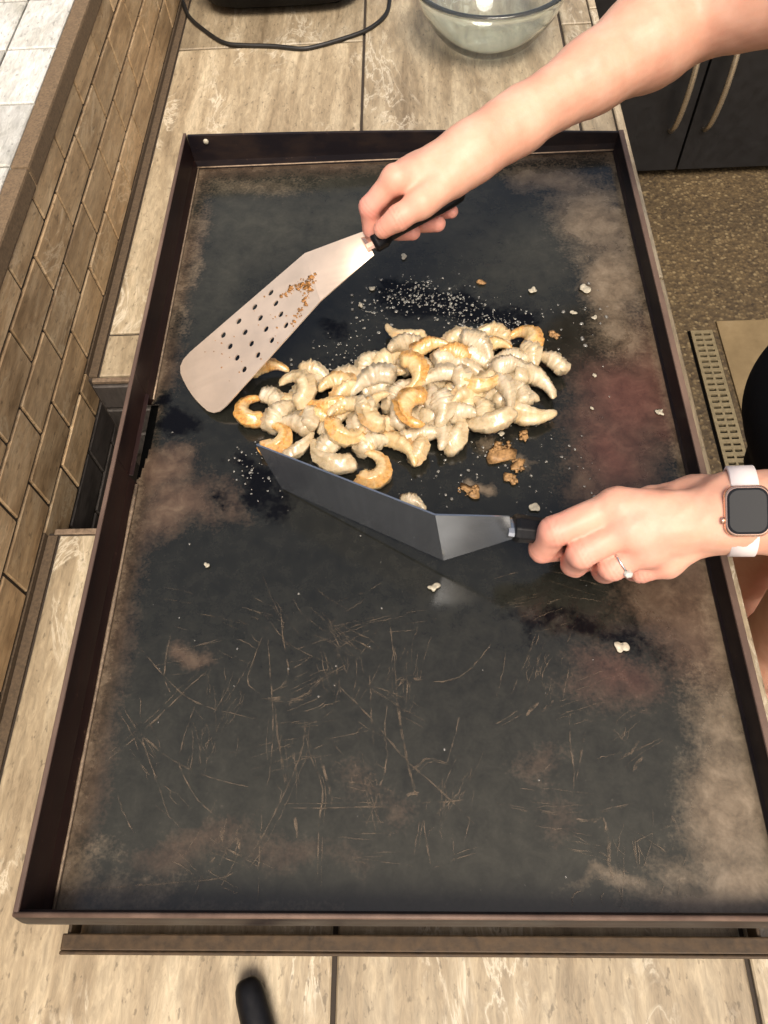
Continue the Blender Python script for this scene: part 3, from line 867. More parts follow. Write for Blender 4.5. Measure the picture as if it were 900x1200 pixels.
# ---------------------------------------------------------------- shrimp
def shrimp_mesh(curl, ln, r0, cook, seed, flip):
    rg = np.random.default_rng(seed)
    NR, NA = 30, 16
    th = math.radians(curl)
    ds = ln/(NR-1)
    cen, heads = [], []
    x = y = 0.0
    for i in range(NR):
        s_ = i/(NR-1)
        hd = math.pi/2+th*((s_**.92)-.5)
        heads.append(hd); cen.append((x, y))
        x += math.cos(hd)*ds; y += math.sin(hd)*ds
    cen = np.array(cen); cen[:, 0] *= -1
    cen -= (cen.max(0)+cen.min(0))/2
    wob = rg.normal(0, 1, 6)
    vs, cs, ss, al = [], [], [], []
    for i in range(NR):
        s_ = i/(NR-1)
        prof = (.86+.24*math.sin(math.pi*min(1, s_*1.15+.14)))*(1-.56*max(0, s_-.42)/.58)
        if s_ < .05:
            prof *= .55+.45*(s_/.05)**.5
        if s_ > .90:
            prof *= max(.10, 1-((s_-.90)/.10)**2*.9)
        r_ = r0*prof*(1+.055*abs(math.sin(s_*math.pi*5.5+.4))**.6-.033)
        hd = math.pi-heads[i]                        # mirrored heading
        nx_, ny_ = math.cos(hd-math.pi/2), math.sin(hd-math.pi/2)
        tx_, ty_ = -math.cos(heads[i]), math.sin(heads[i])
        lift = .0012*math.sin(s_*3.1+wob[0])+r0*.25*math.sin(s_*math.pi*1.2+wob[1])
        tw = .35*wob[5]*(s_-.5)
        for k in range(NA):
            a = 2*math.pi*k/NA
            ca, sa = math.cos(a), math.sin(a)        # ca<0: outer back
            rr = r_*(1+.05*math.sin(3*a+wob[2]+s_*5)+.05*rg.normal())
            if .03 < s_ < .74:
                if k == 6:
                    rr *= .60+.12*math.sin(s_*9+wob[2])      # cut along the back, open to one side
                elif k in (5, 7):
                    rr *= 1.10+.05*rg.normal()
            if ca > .7:
                rr *= .84
            ax_ = 0.0
            if i < 2:
                ax_ = -r0*.28*rg.random()
            c2, s2 = ca*math.cos(tw)-sa*math.sin(tw), ca*math.sin(tw)+sa*math.cos(tw)
            vs.append((cen[i][0]+nx_*c2*rr*1.06+tx_*ax_, cen[i][1]+ny_*c2*rr*1.06+ty_*ax_, s2*rr*.94+lift))
            patch = .5+.5*math.sin(s_*6.5+wob[3]*2+a*1.0)*math.cos(a*1.0+wob[4])
            ss.append(max(0, cook-.18)*1.15*(.25+.80*patch)+((.10+.45*cook) if k in (5, 7) and cook > .1 else (.30 if k == 6 and s_ < .74 else 0)))
            cs.append(min(1, cook*1.5))
            al.append(s_)
    fs = []
    for i in range(NR-1):
        for k in range(NA):
            fs.append((i*NA+k, i*NA+(k+1) % NA, (i+1)*NA+(k+1) % NA, (i+1)*NA+k))
    fs.append(tuple(reversed(range(NA)))); fs.append(tuple((NR-1)*NA+k for k in range(NA)))
    if flip:
        vs = [(a, -b, c) for a, b, c in vs]
        fs = [tuple(reversed(f)) for f in fs]
    me = bpy.data.meshes.new('shrimp')
    me.from_pydata(vs, [], fs)
    me.materials.append(M['shrimp'])
    me.polygons.foreach_set('use_smooth', [True]*len(me.polygons))
    attrs(me, cook=cs, sear=ss, along=al)
    me.update()
    b_ = bmesh.new(); b_.from_mesh(me)
    bmesh.ops.recalc_face_normals(b_, faces=b_.faces[:]); b_.to_mesh(me); b_.free()
    return me
# x, y, z, opening direction, curl, length, radius, doneness, label
SH = [
(-0.1603, 0.4691, 0.0090, 11, 235, .060, .0078, .95, 'deep golden curled shrimp alone at the left tip of the pile'),
(-0.1340, 0.4320, 0.0095, 161, 250, .054, .0088, .72, 'plump golden curled shrimp touching the left end of the flat blade'),
(-0.1454, 0.5184, 0.0140, -78, 70, .050, .0072, .78, 'ragged golden shrimp against the perforated blade edge'),
(-0.1145, 0.4852, 0.0220, -145, 210, .066, .0092, .30, 'big cream curled shrimp next to the perforated blade'),
(-0.1368, 0.4712, 0.0110, -145, 50, .046, .0085, .0, 'grey raw shrimp inside the bend of the leftmost golden shrimp'),
(-0.1189, 0.4443, 0.0110, -103, 60, .050, .0088, .04, 'grey raw shrimp lying behind the plump golden curled shrimp'),
(-0.0938, 0.5087, 0.0120, -117, 40, .044, .0078, .22, 'pale straight shrimp at the upper left edge of the pile'),
(-0.0745, 0.4921, 0.0160, -84, 80, .043, .0090, .52, 'oval pale gold shrimp at the notch in the pile top'),
(-0.0823, 0.4633, 0.0230, 84, 50, .045, .0085, .92, 'bright orange seared shrimp lying level under the oval pale gold one'),
(-0.1027, 0.4548, 0.0180, -157, 50, .044, .0080, .10, 'pinkish raw shrimp hanging from the big cream curled one'),
(-0.0850, 0.4460, 0.0160, -123, 60, .038, .0075, .80, 'small amber shrimp tucked under the bright orange one'),
(-0.1073, 0.4231, 0.0090, 136, 25, .046, .0062, .15, 'slim pale shrimp pointing at the flat blade on the lower left'),
(-0.0772, 0.4091, 0.0100, 56, 120, .062, .0092, .20, 'large translucent shrimp bent in a U at the lower left edge'),
(-0.0579, 0.4312, 0.0220, 91, 195, .056, .0084, .55, 'golden cream shrimp curled upward like a cup in the left half'),
(-0.0771, 0.4302, 0.0110, -145, 50, .036, .0080, .0, 'small grey raw shrimp inside the translucent U shaped one'),
(-0.0627, 0.4554, 0.0240, -64, 60, .046, .0070, .35, 'cream shrimp lying slanted above the cup shaped one'),
(-0.0566, 0.4851, 0.0140, -64, 50, .046, .0085, .50, 'light gold shrimp right of the oval pale gold one'),
(-0.0365, 0.4900, 0.0210, -70, 45, .056, .0092, .0, 'long grey raw shrimp at the top of the left half'),
(-0.0340, 0.5252, 0.0120, -48, 50, .042, .0085, .10, 'pale raw shrimp standing up at the upper edge left of centre'),
(-0.0460, 0.4568, 0.0270, -145, 60, .032, .0092, .20, 'short white rounded shrimp near the centre left'),
(-0.0278, 0.4511, 0.0280, -8, 160, .062, .0084, .45, 'cream gold shrimp hooked rightward left of the pile centre'),
(-0.0119, 0.4572, 0.0180, -169, 40, .046, .0080, .0, 'narrow grey raw shrimp beside the hooked cream gold one'),
(-0.0480, 0.4199, 0.0140, -115, 50, .042, .0076, .50, 'honey coloured shrimp under the cup shaped one'),
(-0.0398, 0.4336, 0.0120, -146, 50, .040, .0085, .0, 'grey raw shrimp right of the cup shaped one'),
(-0.0303, 0.4190, 0.0100, -73, 45, .042, .0088, .06, 'dull raw shrimp above the lowest curled one'),
(-0.0343, 0.3939, 0.0095, 167, 240, .060, .0088, .55, 'light gold curled shrimp lowest in the pile'),
(-0.0026, 0.5665, 0.0120, 66, 85, .058, .0068, .35, 'bent pale shrimp sticking out at the top below the oil patch'),
(-0.0008, 0.5395, 0.0200, -58, 45, .050, .0100, .06, 'fat pale raw shrimp under the bent one at the top'),
(0.0281, 0.5305, 0.0260, -80, 45, .046, .0074, .75, 'golden brown shrimp lying across the top of the pile'),
(0.0484, 0.5212, 0.0250, -96, 40, .036, .0092, .95, 'short orange seared shrimp at the top centre'),
(0.0043, 0.4928, 0.0280, 178, 190, .060, .0084, .66, 'golden edged shrimp curled left at the pile centre'),
(0.0331, 0.4889, 0.0260, -75, 40, .050, .0074, .08, 'pinkish raw shrimp lying slanted under the short orange one'),
(0.0546, 0.4814, 0.0260, 178, 45, .036, .0088, .15, 'rounded white shrimp right of the pile centre'),
(0.0089, 0.4462, 0.0300, -2, 195, .066, .0088, .92, 'large orange seared shrimp hooked rightward at the pile centre'),
(0.0337, 0.4489, 0.0240, 178, 40, .040, .0110, .10, 'fat greenish white shrimp right of the large orange hooked one'),
(0.0241, 0.4752, 0.0200, -175, 30, .046, .0068, .0, 'slim grey raw shrimp above the fat greenish white one'),
(-0.0055, 0.4131, 0.0100, -136, 45, .056, .0078, .50, 'honey gold shrimp reaching out at the bottom edge centre'),
(0.0107, 0.4178, 0.0100, 167, 40, .040, .0080, .35, 'pale pointed shrimp beside the honey gold one at the bottom edge'),
(0.0323, 0.4272, 0.0120, -169, 40, .042, .0085, .05, 'pinkish raw shrimp at the bottom edge right of centre'),
(0.0488, 0.4323, 0.0100, 154, 40, .043, .0098, .20, 'oval cream shrimp at the bottom edge right of centre'),
(0.0626, 0.5517, 0.0170, -73, 50, .050, .0074, .30, 'pale ragged shrimp with a raised tip at the top edge'),
(0.0915, 0.5582, 0.0140, -94, 95, .046, .0078, .40, 'yellowish arched shrimp at the top edge on the right'),
(0.0972, 0.5373, 0.0180, -105, 45, .038, .0066, .65, 'small golden shrimp under the yellowish arched one'),
(0.1265, 0.5494, 0.0140, -145, 225, .058, .0088, .76, 'golden curled shrimp at the upper right corner of the pile'),
(0.0769, 0.5328, 0.0200, -135, 45, .048, .0098, .05, 'fat pink white raw shrimp below the yellowish arched one'),
(0.1085, 0.5185, 0.0160, -94, 45, .042, .0085, .10, 'beige raw shrimp below the golden curled one at upper right'),
(0.1302, 0.5212, 0.0160, -170, 50, .036, .0096, .20, 'stubby beige shrimp under the golden curled one at upper right'),
(0.1492, 0.5193, 0.0120, -127, 35, .046, .0078, .12, 'pale shrimp pointing away at the far right tip'),
(0.1095, 0.4973, 0.0260, -98, 45, .042, .0092, .0, 'whitest shrimp on top of the right half'),
(0.0775, 0.4861, 0.0260, 87, 175, .062, .0078, .60, 'cream shrimp with a golden rim curled like a cup on the right half'),
(0.1348, 0.4855, 0.0160, -103, 160, .062, .0092, .15, 'pink white shrimp arched downward at the right edge'),
(0.1112, 0.4759, 0.0180, -132, 45, .036, .0085, .0, 'small raw shrimp under the whitest one'),
(0.0998, 0.4693, 0.0240, -164, 30, .054, .0078, .05, 'long pointed pinkish shrimp lying lengthwise on the right half'),
(0.1268, 0.4564, 0.0100, 77, 65, .062, .0098, .30, 'long cream shrimp along the lower right edge of the pile'),
(0.0809, 0.4442, 0.0140, 79, 130, .064, .0092, .22, 'pale U shaped shrimp at the bottom edge on the right'),
(0.0566, 0.4634, 0.0210, -59, 45, .052, .0092, .35, 'cream shrimp slanted right of the fat greenish white one'),
(0.0604, 0.4476, 0.0160, -93, 45, .042, .0085, .03, 'lilac tinged raw shrimp between the oval cream and U shaped ones'),
(0.0742, 0.4541, 0.0210, -158, 35, .032, .0075, .25, 'short beige shrimp resting inside the pale U shaped one'),
(0.0510, 0.5144, 0.0180, -100, 45, .046, .0090, .10, 'raw shrimp under the short orange seared one'),
(0.0692, 0.5207, 0.0180, -85, 45, .046, .0085, .08, 'raw shrimp between the short orange and the fat pink white ones'),
(0.0063, 0.3526, 0.0050, -118, 20, .030, .0058, .12, 'small raw shrimp piece against the flat blade of the lower spatula'),
]
FILL = [-0.0669, 0.4553, 0.0085, -63, -0.0230, 0.4872, 0.0085, -98, 0.0398, 0.4963, 0.0085, -76, 0.0767, 0.5181, 0.0085, -117, 0.1113, 0.4994, 0.0085, -87, 0.0033, 0.4422, 0.0085, -146,
        -0.1104, 0.4734, 0.0085, -95, -0.0404, 0.4545, 0.0085, -26, 0.0381, 0.4465, 0.0085, -108, 0.0645, 0.4897, 0.0085, -77, 0.0196, 0.5166, 0.0100, -91, 0.0961, 0.4718, 0.0085, -127, -0.0184, 0.4397, 0.0085, -65, 0.0918, 0.5413, 0.0085, -70, -0.0549, 0.5055, 0.0085, -81, -0.0140, 0.5275, 0.0085, -67, 0.0214, 0.4744, 0.0085, -2, -0.0999, 0.4956, 0.0085, -46, -0.0797, 0.4553, 0.0120, -72, -0.0032, 0.4806, 0.0130, -38, 0.0625, 0.5081, 0.0140, -109, 0.0925, 0.4898, 0.0140, -69, 0.1220, 0.5026, 0.0110, -119, 0.1133, 0.4714, 0.0110, -87, 0.0699, 0.4780, 0.0130, -27, 0.0203, 0.4279, 0.0100, -91, -0.0675, 0.4229, 0.0090, -63, -0.0229, 0.5064, 0.0130, -82, -0.1249, 0.4624, 0.0090, -45, 0.0516, 0.4610, 0.0130, -101]
GS = 'shrimp heaped on the griddle'
for i, (x, y, z, op, curl, ln, r0, cook, lb) in enumerate(SH):
    o = link('shrimp', shrimp_mesh(curl+(45 if curl < 100 else 12), ln*.95, r0*1.10, cook, 100+i, i % 2), None, (x, y, z))
    o.rotation_euler = (random.gauss(0, .16) if z > .012 else random.gauss(0, .06), random.gauss(0, .16) if z > .012 else 0, math.radians(op))
    tag(o, lb, 'shrimp', GS)
taken = set()
for i in range(0, len(FILL), 4):
    x, y, z, op = FILL[i:i+4]
    near = sorted((math.hypot(x-q[0], y-q[1]), q[8]) for q in SH if q[2] > .013 and q[8] not in taken and len(q[8].split()) <= 11)
    over = near[0][1]
    taken.add(over)
    o = link('shrimp', shrimp_mesh(70, .050, .0108, .10+.25*(i % 3 == 0), 300+i, i % 2), None, (x, y, z))
    o.rotation_euler = (0, 0, math.radians(op))
    tag(o, 'raw shrimp buried under the '+over, 'shrimp', GS)

# ---------------------------------------------------------------- spatulas
def plate(outline, holes, thick, mapf, name, mat, parent, n=14):
    cu = bpy.data.curves.new(name, 'CURVE')
    cu.dimensions = '2D'; cu.fill_mode = 'BOTH'; cu.extrude = .5
    def spl(pts):
        s_ = cu.splines.new('POLY'); s_.points.add(len(pts)-1)
        for q, p in zip(s_.points, pts):
            q.co = (p[0], p[1], 0, 1)
        s_.use_cyclic_u = True
    spl(outline)
    for hx, hy, hr in holes:
        spl([(hx+hr*math.cos(2*math.pi*k/n), hy+hr*math.sin(2*math.pi*k/n)) for k in range(n)])
    tmp = bpy.data.objects.new('tmp', cu); COL.objects.link(tmp)
    bpy.context.view_layer.update()
    me = bpy.data.meshes.new_from_object(tmp.evaluated_get(bpy.context.evaluated_depsgraph_get()))
    bpy.data.objects.remove(tmp)
    for q in me.vertices:
        p, nrm = mapf(q.co.x, q.co.y)
        q.co = p+nrm*(q.co.z*thick)
    me.name = name
    me.materials.clear(); me.materials.append(mat)
    return link(name, me, parent)
def bil(A, B, Cc, Dd):
    A, B, Cc, Dd = map(Vector, (A, B, Cc, Dd))      # (0,0) (0,1) (1,1) (1,0)
    def f(u, v):
        p = A*(1-u)*(1-v)+B*(1-u)*v+Cc*u*v+Dd*u*(1-v)
        du = (Dd-A)*(1-v)+(Cc-B)*v; dv = (B-A)*(1-u)+(Cc-Dd)*u
        return p, du.cross(dv).normalized()
    return f

def grid_plate(f, nu, nv, thick, name, mat, parent):
    mb = MB(); vs = []; fs = []
    for side in (1, -1):
        for i in range(nu+1):
            for j in range(nv+1):
                p, n = f(i/nu, j/nv)
                vs.append(p+n*thick*.5*side)
    N = (nu+1)*(nv+1)
    for i in range(nu):
        for j in range(nv):
            a = i*(nv+1)+j
            q = (a, a+nv+1, a+nv+2, a+1)
            fs.append(q); fs.append(tuple(N+k for k in reversed(q)))
    rim = [i*(nv+1) for i in range(nu+1)]+[nu*(nv+1)+j for j in range(1, nv+1)]+[i*(nv+1)+nv for i in range(nu-1, -1, -1)]+[j for j in range(nv-1, 0, -1)]
    for k in range(len(rim)):
        a, b = rim[k], rim[(k+1) % len(rim)]
        fs.append((b, a, N+a, N+b))
    mb.add(vs, fs)
    o = mb.build(name, mat, parent, True)
    e = o.modifiers.new('split', 'EDGE_SPLIT'); e.split_angle = math.radians(50)
    return o
# perforated spatula held by the upper hand; u: tip to bend, v: lower right edge to upper left edge
sp1 = thing('perforated_spatula', 'steel spatula with round holes leaning on the left of the pile', 'spatula', (-0.2284, 0.5013, 0.0000))
A1, B1 = Vector((-0.2033, 0.4599, 0.0025)), Vector((-0.2560, 0.5360, 0.0025))
C1, D1 = Vector((-0.1076, 0.5861, 0.1202)), Vector((-0.0734, 0.5422, 0.0758))
mid = (C1+D1)/2
def flat_pt(p):                                     # onto the blade plane through A1, B1 and the middle of the bend
    return p-nn2*((p-A1).dot(nn2))
nn2 = (B1-A1).cross(mid-A1).normalized()
C1, D1 = flat_pt(C1), flat_pt(D1)
outl = [(.004, .26), (.016, .15), (.04, .07), (.08, .02), (.14, 0), (1, 0), (1, 1), (.14, 1), (.08, .98), (.04, .93), (.016, .85), (.004, .74), (-.004, .60), (-.006, .5), (-.004, .40)]
HB = bil(A1, B1, C1, D1)
holes = []
HOLE_UV = []
for i in range(4):
    for j in range(4):
        HOLE_UV.append((.366+.123*i, .18+.222*j, .0))
blade_len = ((D1-A1).length+(C1-B1).length)/2
bw = (B1-A1).length
# build holes in metric uv space so that they are round
def HBm(x, y):
    return HB(x/blade_len, y/bw)
o = plate([(u*blade_len, v*bw) for u, v in outl], [(u*blade_len, v*bw, .0035) for u, v, _ in HOLE_UV], .0014, HBm, 'blade', M['blade'], sp1)
blade1 = o
n1a, n1b = Vector((-0.0372, 0.5876, 0.1322)), Vector((-0.0281, 0.5738, 0.1146))
NB = bil(D1, C1, n1a, n1b)
grid_plate(NB, 14, 10, .0015, 'neck', M['blade'], sp1)
res = MB()
for k in range(150):
    a = random.random()
    u, v = (.80+.17*math.sin(a*3.0)+random.gauss(0, .03), .12+.55*a+random.gauss(0, .03))
    p, nn = HB(u, v)
    if nn.z < 0:
        nn = -nn
    r_ = .0006+.0026*random.random()**3
    lm = lump(r_, k, .16, 1, .6)
    res.add([tuple(p+nn*.0008+Vector(q)) for q in lm.v], lm.f)
for k in range(26):
    p, nn = HB(random.uniform(.2, .95), random.uniform(.05, .95))
    nn = -nn if nn.z < 0 else nn
    lm = lump(.0005+.0009*random.random(), k, .4, 1, .4)
    res.add([tuple(p+nn*.0008+Vector(q)) for q in lm.v], lm.f)
r_ = res.build('fried_residue', M['residue'], blade1, True); r_['kind'] = 'stuff'
h0, h1 = Vector((-0.0334, 0.5807, 0.1246)), Vector((0.0585, 0.6240, 0.1434))
hd = (h1-h0).normalized()
fer = MB(); fer.tube([h0-hd*.004, h0+hd*.004], [.0105, .0108], 12, .45, (0, 0, 1)); fer.build('ferrule', M['rose_metal'], sp1)
def handle(pts, rad, flat, parent, mat):
    mb = MB(); mb.tube(pts, rad, 14, flat, (0, 0, 1))
    return soft(mb.build('handle', mat, parent, True), .001)
handle([h0+hd*.003, h0+hd*.006, h0+hd*.016, h0+hd*.022, h0+hd*.040, h0+hd*.07, h0+hd*.090, h0+hd*.102, h0+hd*.106],
       [.0125, .0150, .0148, .0110, .0105, .0108, .0105, .0090, .005], .72, sp1, M['black_plastic'])

# flat spatula standing on its long edge, held by the lower hand
sp2 = thing('flat_spatula', 'steel spatula with plain blade on edge below the pile', 'spatula', (-0.0472, 0.3294, -0.0000))
A2, D2 = Vector((-0.1237, 0.3769, 0.0008)), Vector((0.0326, 0.2872, 0.0160))
B2, C2 = Vector((-.1355, .3790, .0742)), Vector((0.0245, 0.2925, 0.0900))
bl2 = (D2-A2).length
FB = bil(A2, B2, C2, D2)
grid_plate(FB, 24, 10, .0016, 'blade', M['blade_cool'], sp2)
n2a, n2b = Vector((0.0858, 0.2917, 0.0860)), Vector((0.0894, 0.2804, 0.0680))
grid_plate(bil(D2, C2, n2a, n2b), 14, 10, .0017, 'neck', M['blade_cool'], sp2)
k0, k1 = Vector((0.0877, 0.2894, 0.0709)), Vector((0.1963, 0.2856, 0.0490))
kd = (k1-k0).normalized()
fer = MB(); fer.tube([k0-kd*.003, k0+kd*.004], [.0105, .011], 12, .5, (0, .3, 1)); fer.build('ferrule', M['blade_cool'], sp2)
mb = MB(); mb.tube([k0+kd*.002, k0+kd*.006, k0+kd*.03, k0+kd*.06, k0+kd*.10, k0+kd*.112], [.0120, .0135, .0120, .0130, .0125, .007], 8, .85, (0, .35, 1))
soft(mb.build('handle', M['black_plastic'], sp2), .0012)

# utensil at the near edge of the counter, only its handle end reaches the frame
ut = thing('black_handle_turner', 'black plastic utensil handle lying on the near counter', 'utensil', (-.118, -.12, ZC))
e0, e1 = Vector((-.1345, -.0400, ZC+.012)), Vector((-.090, -.155, ZC+.012))
ed = (e1-e0).normalized()
mb = MB(); mb.tube([e0, e0+ed*.002, e0+ed*.006, e0+ed*.013, e0+ed*.04, e0+ed*.08, e0+ed*.115], [.0055, .0085, .0108, .0122, .0130, .0115, .0100], 16, .8, (0, 0, 1))
soft(mb.build('handle', M['black_plastic'], ut, True), .001)
mb = MB(); mb.tube([e0+ed*.115, e0+ed*.17, e0+ed*.20], [.005, .004, .006], 10, .4, (0, 0, 1)); mb.build('neck', M['blade'], ut, True)
pr = Vector((-ed.y, ed.x, 0))
q0, q1 = e0+ed*.20, e0+ed*.30
bl = MB()
zz = Vector((0, 0, .0006))
ring = [q0-pr*.008, q0+pr*.008, q0+ed*.02+pr*.035, q1+pr*.036, q1-pr*.036, q0+ed*.02-pr*.035]
ring = [Vector((p.x, p.y, ZC+.010)) for p in ring]
bl.add([p+zz for p in ring]+[p-zz for p in ring], [tuple(range(6)), tuple(reversed(range(6, 12)))]+[(i, (i+1) % 6, 6+(i+1) % 6, 6+i)[::-1] for i in range(6)])
bl.build('blade', M['blade'], ut)

# ---------------------------------------------------------------- glass bowl, appliance and cord
bowl = MB()
BZ = ZC+.0007
outer = [(.0005, 0), (.050, 0), (.058, .0015), (.066, .006), (.080, .017), (.096, .036), (.110, .060), (.118, .082), (.1215, .092), (.1255, .0945), (.1265, .0985), (.1245, .1015), (.1205, .1020)]
inner = [(.1165, .0985), (.1135, .082), (.106, .061), (.092, .039), (.077, .022), (.062, .011), (.050, .0065), (.0005, .006)]
bowl.lathe(outer+inner, 72, (.142, 1.292, BZ))
o = bowl.build('glass_bowl', M['glass'], None, True)
tag(o, 'clear glass mixing bowl on the counter behind the griddle', 'bowl')
b_ = bmesh.new(); b_.from_mesh(o.data)
bmesh.ops.recalc_face_normals(b_, faces=b_.faces[:]); b_.to_mesh(o.data); b_.free()
ap = thing('black_appliance', 'black plastic countertop appliance behind the griddle', 'appliance', (-.21, 1.53, ZC))
mb = MB()
secs = [(0, .125, .115, .012), (.012, .140, .135, .012), (.05, .150, .145, 0), (.20, .150, .145, 0), (.235, .140, .135, 0), (.245, .10, .10, 0)]
NS = 40
vs, fs = [], []
for z, a, b, _ in secs:
    for k in range(NS):
        an = 2*math.pi*k/NS
        c_, s_ = math.cos(an), math.sin(an)
        e = 2/5.0
        vs.append((-.21+a*math.copysign(abs(c_)**e, c_), 1.532+b*math.copysign(abs(s_)**e, s_), ZC+.008+z))
for i in range(len(secs)-1):
    for k in range(NS):
        fs.append((i*NS+k, i*NS+(k+1) % NS, (i+1)*NS+(k+1) % NS, (i+1)*NS+k))
fs.append(tuple(reversed(range(NS)))); fs.append(tuple((len(secs)-1)*NS+k for k in range(NS)))
mb.add(vs, fs); mb.build('housing', M['appliance_black'], ap, True)
for sx in (-1, 1):
    for sy in (-1, 1):
        f_ = MB(); f_.lathe([(.0001, .0), (.012, .0), (.013, .0095), (.0001, .0096)], 14, (-.21+sx*.09, 1.532+sy*.085, ZC+.0004)); f_.build('foot', M['rubber'], ap, True)
MB().box((-.31, 1.3845, ZC+.08), (-.11, 1.3875, ZC+.19), .001).build('front_panel', M['matte_black'], ap)
crd = [(-0.4117, 1.5087, -0.0765), (-0.3955, 1.4603, -0.0765), (-0.3761, 1.4077, -0.0765), (-0.3429, 1.3611, -0.0765), (-0.3055, 1.3210, -0.0765), (-0.2706, 1.3102, -0.0765), (-0.2190, 1.3031, -0.0765), (-0.1719, 1.2913, -0.0765), (-0.1433, 1.2965, -0.0765), (-0.1036, 1.3134, -0.0765), (-0.0635, 1.3358, -0.0765), (-0.0362, 1.3677, -0.0765), (-0.0245, 1.4020, -0.0765), (-0.0216, 1.4522, -0.0765)]
pts = [Vector(p) for p in crd]
fine = []
for i in range(len(pts)-1):
    p0, p1, p2, p3 = pts[max(i-1, 0)], pts[i], pts[i+1], pts[min(i+2, len(pts)-1)]
    for k in range(5):
        u = k/5
        fine.append(.5*((2*p1)+(p2-p0)*u+(2*p0-5*p1+4*p2-p3)*u*u+(3*p1-p0-3*p2+p3)*u**3))
fine.append(pts[-1])
mb = MB(); mb.tube(fine, .0036, 8); mb.build('power_cord', M['rubber'], ap, True)

# ---------------------------------------------------------------- person
def rc(p, a, b, ra, rb):
    a, b = np.array(a), np.array(b)
    ab = b-a
    t_ = np.clip(((p-a)@ab)/(ab@ab), 0, 1)
    return np.linalg.norm(p-a-t_[:, None]*ab, axis=1)-(ra+(rb-ra)*t_)
def smin(a, b, k):
    h = np.clip(.5+.5*(b-a)/k, 0, 1)
    return b*(1-h)+a*h-k*h*(1-h)
def group(p, prims, k):
    d = None
    for pr_ in prims:
        e = rc(p, *pr_)
        d = e if d is None else smin(d, e, k)
    return d
def surface_net(F, lo, hi, h, want_n=False):
    lo, hi = np.array(lo), np.array(hi)
    n = np.ceil((hi-lo)/h).astype(int)+1
    step = 5
    nc = (n+step-1)//step+1
    ax = [lo[i]+np.arange(nc[i])*h*step for i in range(3)]
    g = np.stack(np.meshgrid(*ax, indexing='ij'), -1).reshape(-1, 3)
    dc = F(g).reshape(nc)
    near = np.abs(dc) < h*step*1.9
    val = np.sign(dc)*h*4
    big = [np.repeat(np.repeat(np.repeat(a, step, 0), step, 1), step, 2) for a in (near, val)]
    # shift so that each coarse node is centred
    sh = step//2
    nf, vf = (np.roll(a, (-sh, -sh, -sh), (0, 1, 2))[:n[0], :n[1], :n[2]] for a in big)
    nf = nf.copy(); vf = vf.astype(float).copy()
    ii = np.argwhere(nf)
    out = np.empty(len(ii))
    for s0 in range(0, len(ii), 400000):
        out[s0:s0+400000] = F(lo+ii[s0:s0+400000]*h)
    vf[nf] = out
    S = vf < 0
    cnt = np.zeros(n-1); acc = np.zeros((*(n-1), 3))
    corners = [(a, b, c) for a in (0, 1) for b in (0, 1) for c in (0, 1)]
    for ca in corners:
        for axis in range(3):
            if ca[axis]:
                continue
            cb = list(ca); cb[axis] = 1
            sl = lambda c: tuple(slice(c[i], n[i]-1+c[i]) for i in range(3))
            va, vb = vf[sl(ca)], vf[sl(cb)]
            cr = (va < 0) != (vb < 0)
            t_ = np.where(cr, va/np.where(cr, va-vb, 1), 0)
            cnt += cr
            for i in range(3):
                acc[..., i] += np.where(cr, ca[i]+(t_ if i == axis else 0), 0)
    act = cnt > 0
    vid = -np.ones(n-1, int); vid[act] = np.arange(act.sum())
    V = lo+(np.argwhere(act)+acc[act]/cnt[act][:, None])*h
    faces = []
    for axis in range(3):
        b, c = [(1, 2), (2, 0), (0, 1)][axis]
        s0 = [slice(None)]*3; s1 = [slice(None)]*3
        s0[axis] = slice(0, n[axis]-1); s1[axis] = slice(1, n[axis])
        a_, b_2 = S[tuple(s0)], S[tuple(s1)]
        e = np.argwhere(a_ != b_2)
        e = e[(e[:, b] > 0) & (e[:, c] > 0) & (e[:, b] < n[b]-1) & (e[:, c] < n[c]-1)]
        fl_ = a_[tuple(e.T)]
        q = []
        for db, dc_ in ((1, 1), (0, 1), (0, 0), (1, 0)):
            w = e.copy(); w[:, b] -= db; w[:, c] -= dc_
            q.append(vid[tuple(w.T)])
        q = np.stack(q, 1)
        q[~fl_] = q[~fl_][:, ::-1]
        faces.append(q)
    Q = np.concatenate(faces)
    Q = Q[(Q >= 0).all(1)]
    for _ in range(2):
        d = F(V)
        eps = h*.25
        gr_ = np.stack([(F(V+np.eye(3)[i]*eps)-F(V-np.eye(3)[i]*eps))/(2*eps) for i in range(3)], 1)
        gr_ /= np.maximum(np.linalg.norm(gr_, axis=1, keepdims=True), 1e-6)
        V = V-gr_*np.clip(d, -h, h)[:, None]
    return (V, Q, gr_) if want_n else (V, Q)

# right arm and hand (upper in the picture), joints in metres
RW = (0.0671, 0.6316, 0.1819)
R_MCP = [(-0.0037, 0.5968, 0.1819), (0.0065, 0.6115, 0.1759), (0.0188, 0.6335, 0.1648), (0.0334, 0.6527, 0.1520)]
R_PIP = [(-0.0296, 0.5893, 0.1582), (-0.0202, 0.6166, 0.1410), (-0.0003, 0.6485, 0.1283), (0.0233, 0.6628, 0.1214)]
R_DIP = [(-0.0287, 0.5882, 0.1344), (-0.0167, 0.6130, 0.1111), (0.0094, 0.6290, 0.1050), (0.0325, 0.6431, 0.1073)]
R_TIP = [(-0.0162, 0.5969, 0.1203), (0.0101, 0.6034, 0.1157), (0.0361, 0.6159, 0.1145), (0.0503, 0.6298, 0.1171)]
R_TH = [(0.0472, 0.6085, 0.1743), (0.0194, 0.5778, 0.1697), (-0.0022, 0.5695, 0.1604), (-0.0170, 0.5686, 0.1502)]
LW = (0.2619, 0.2855, 0.0951)
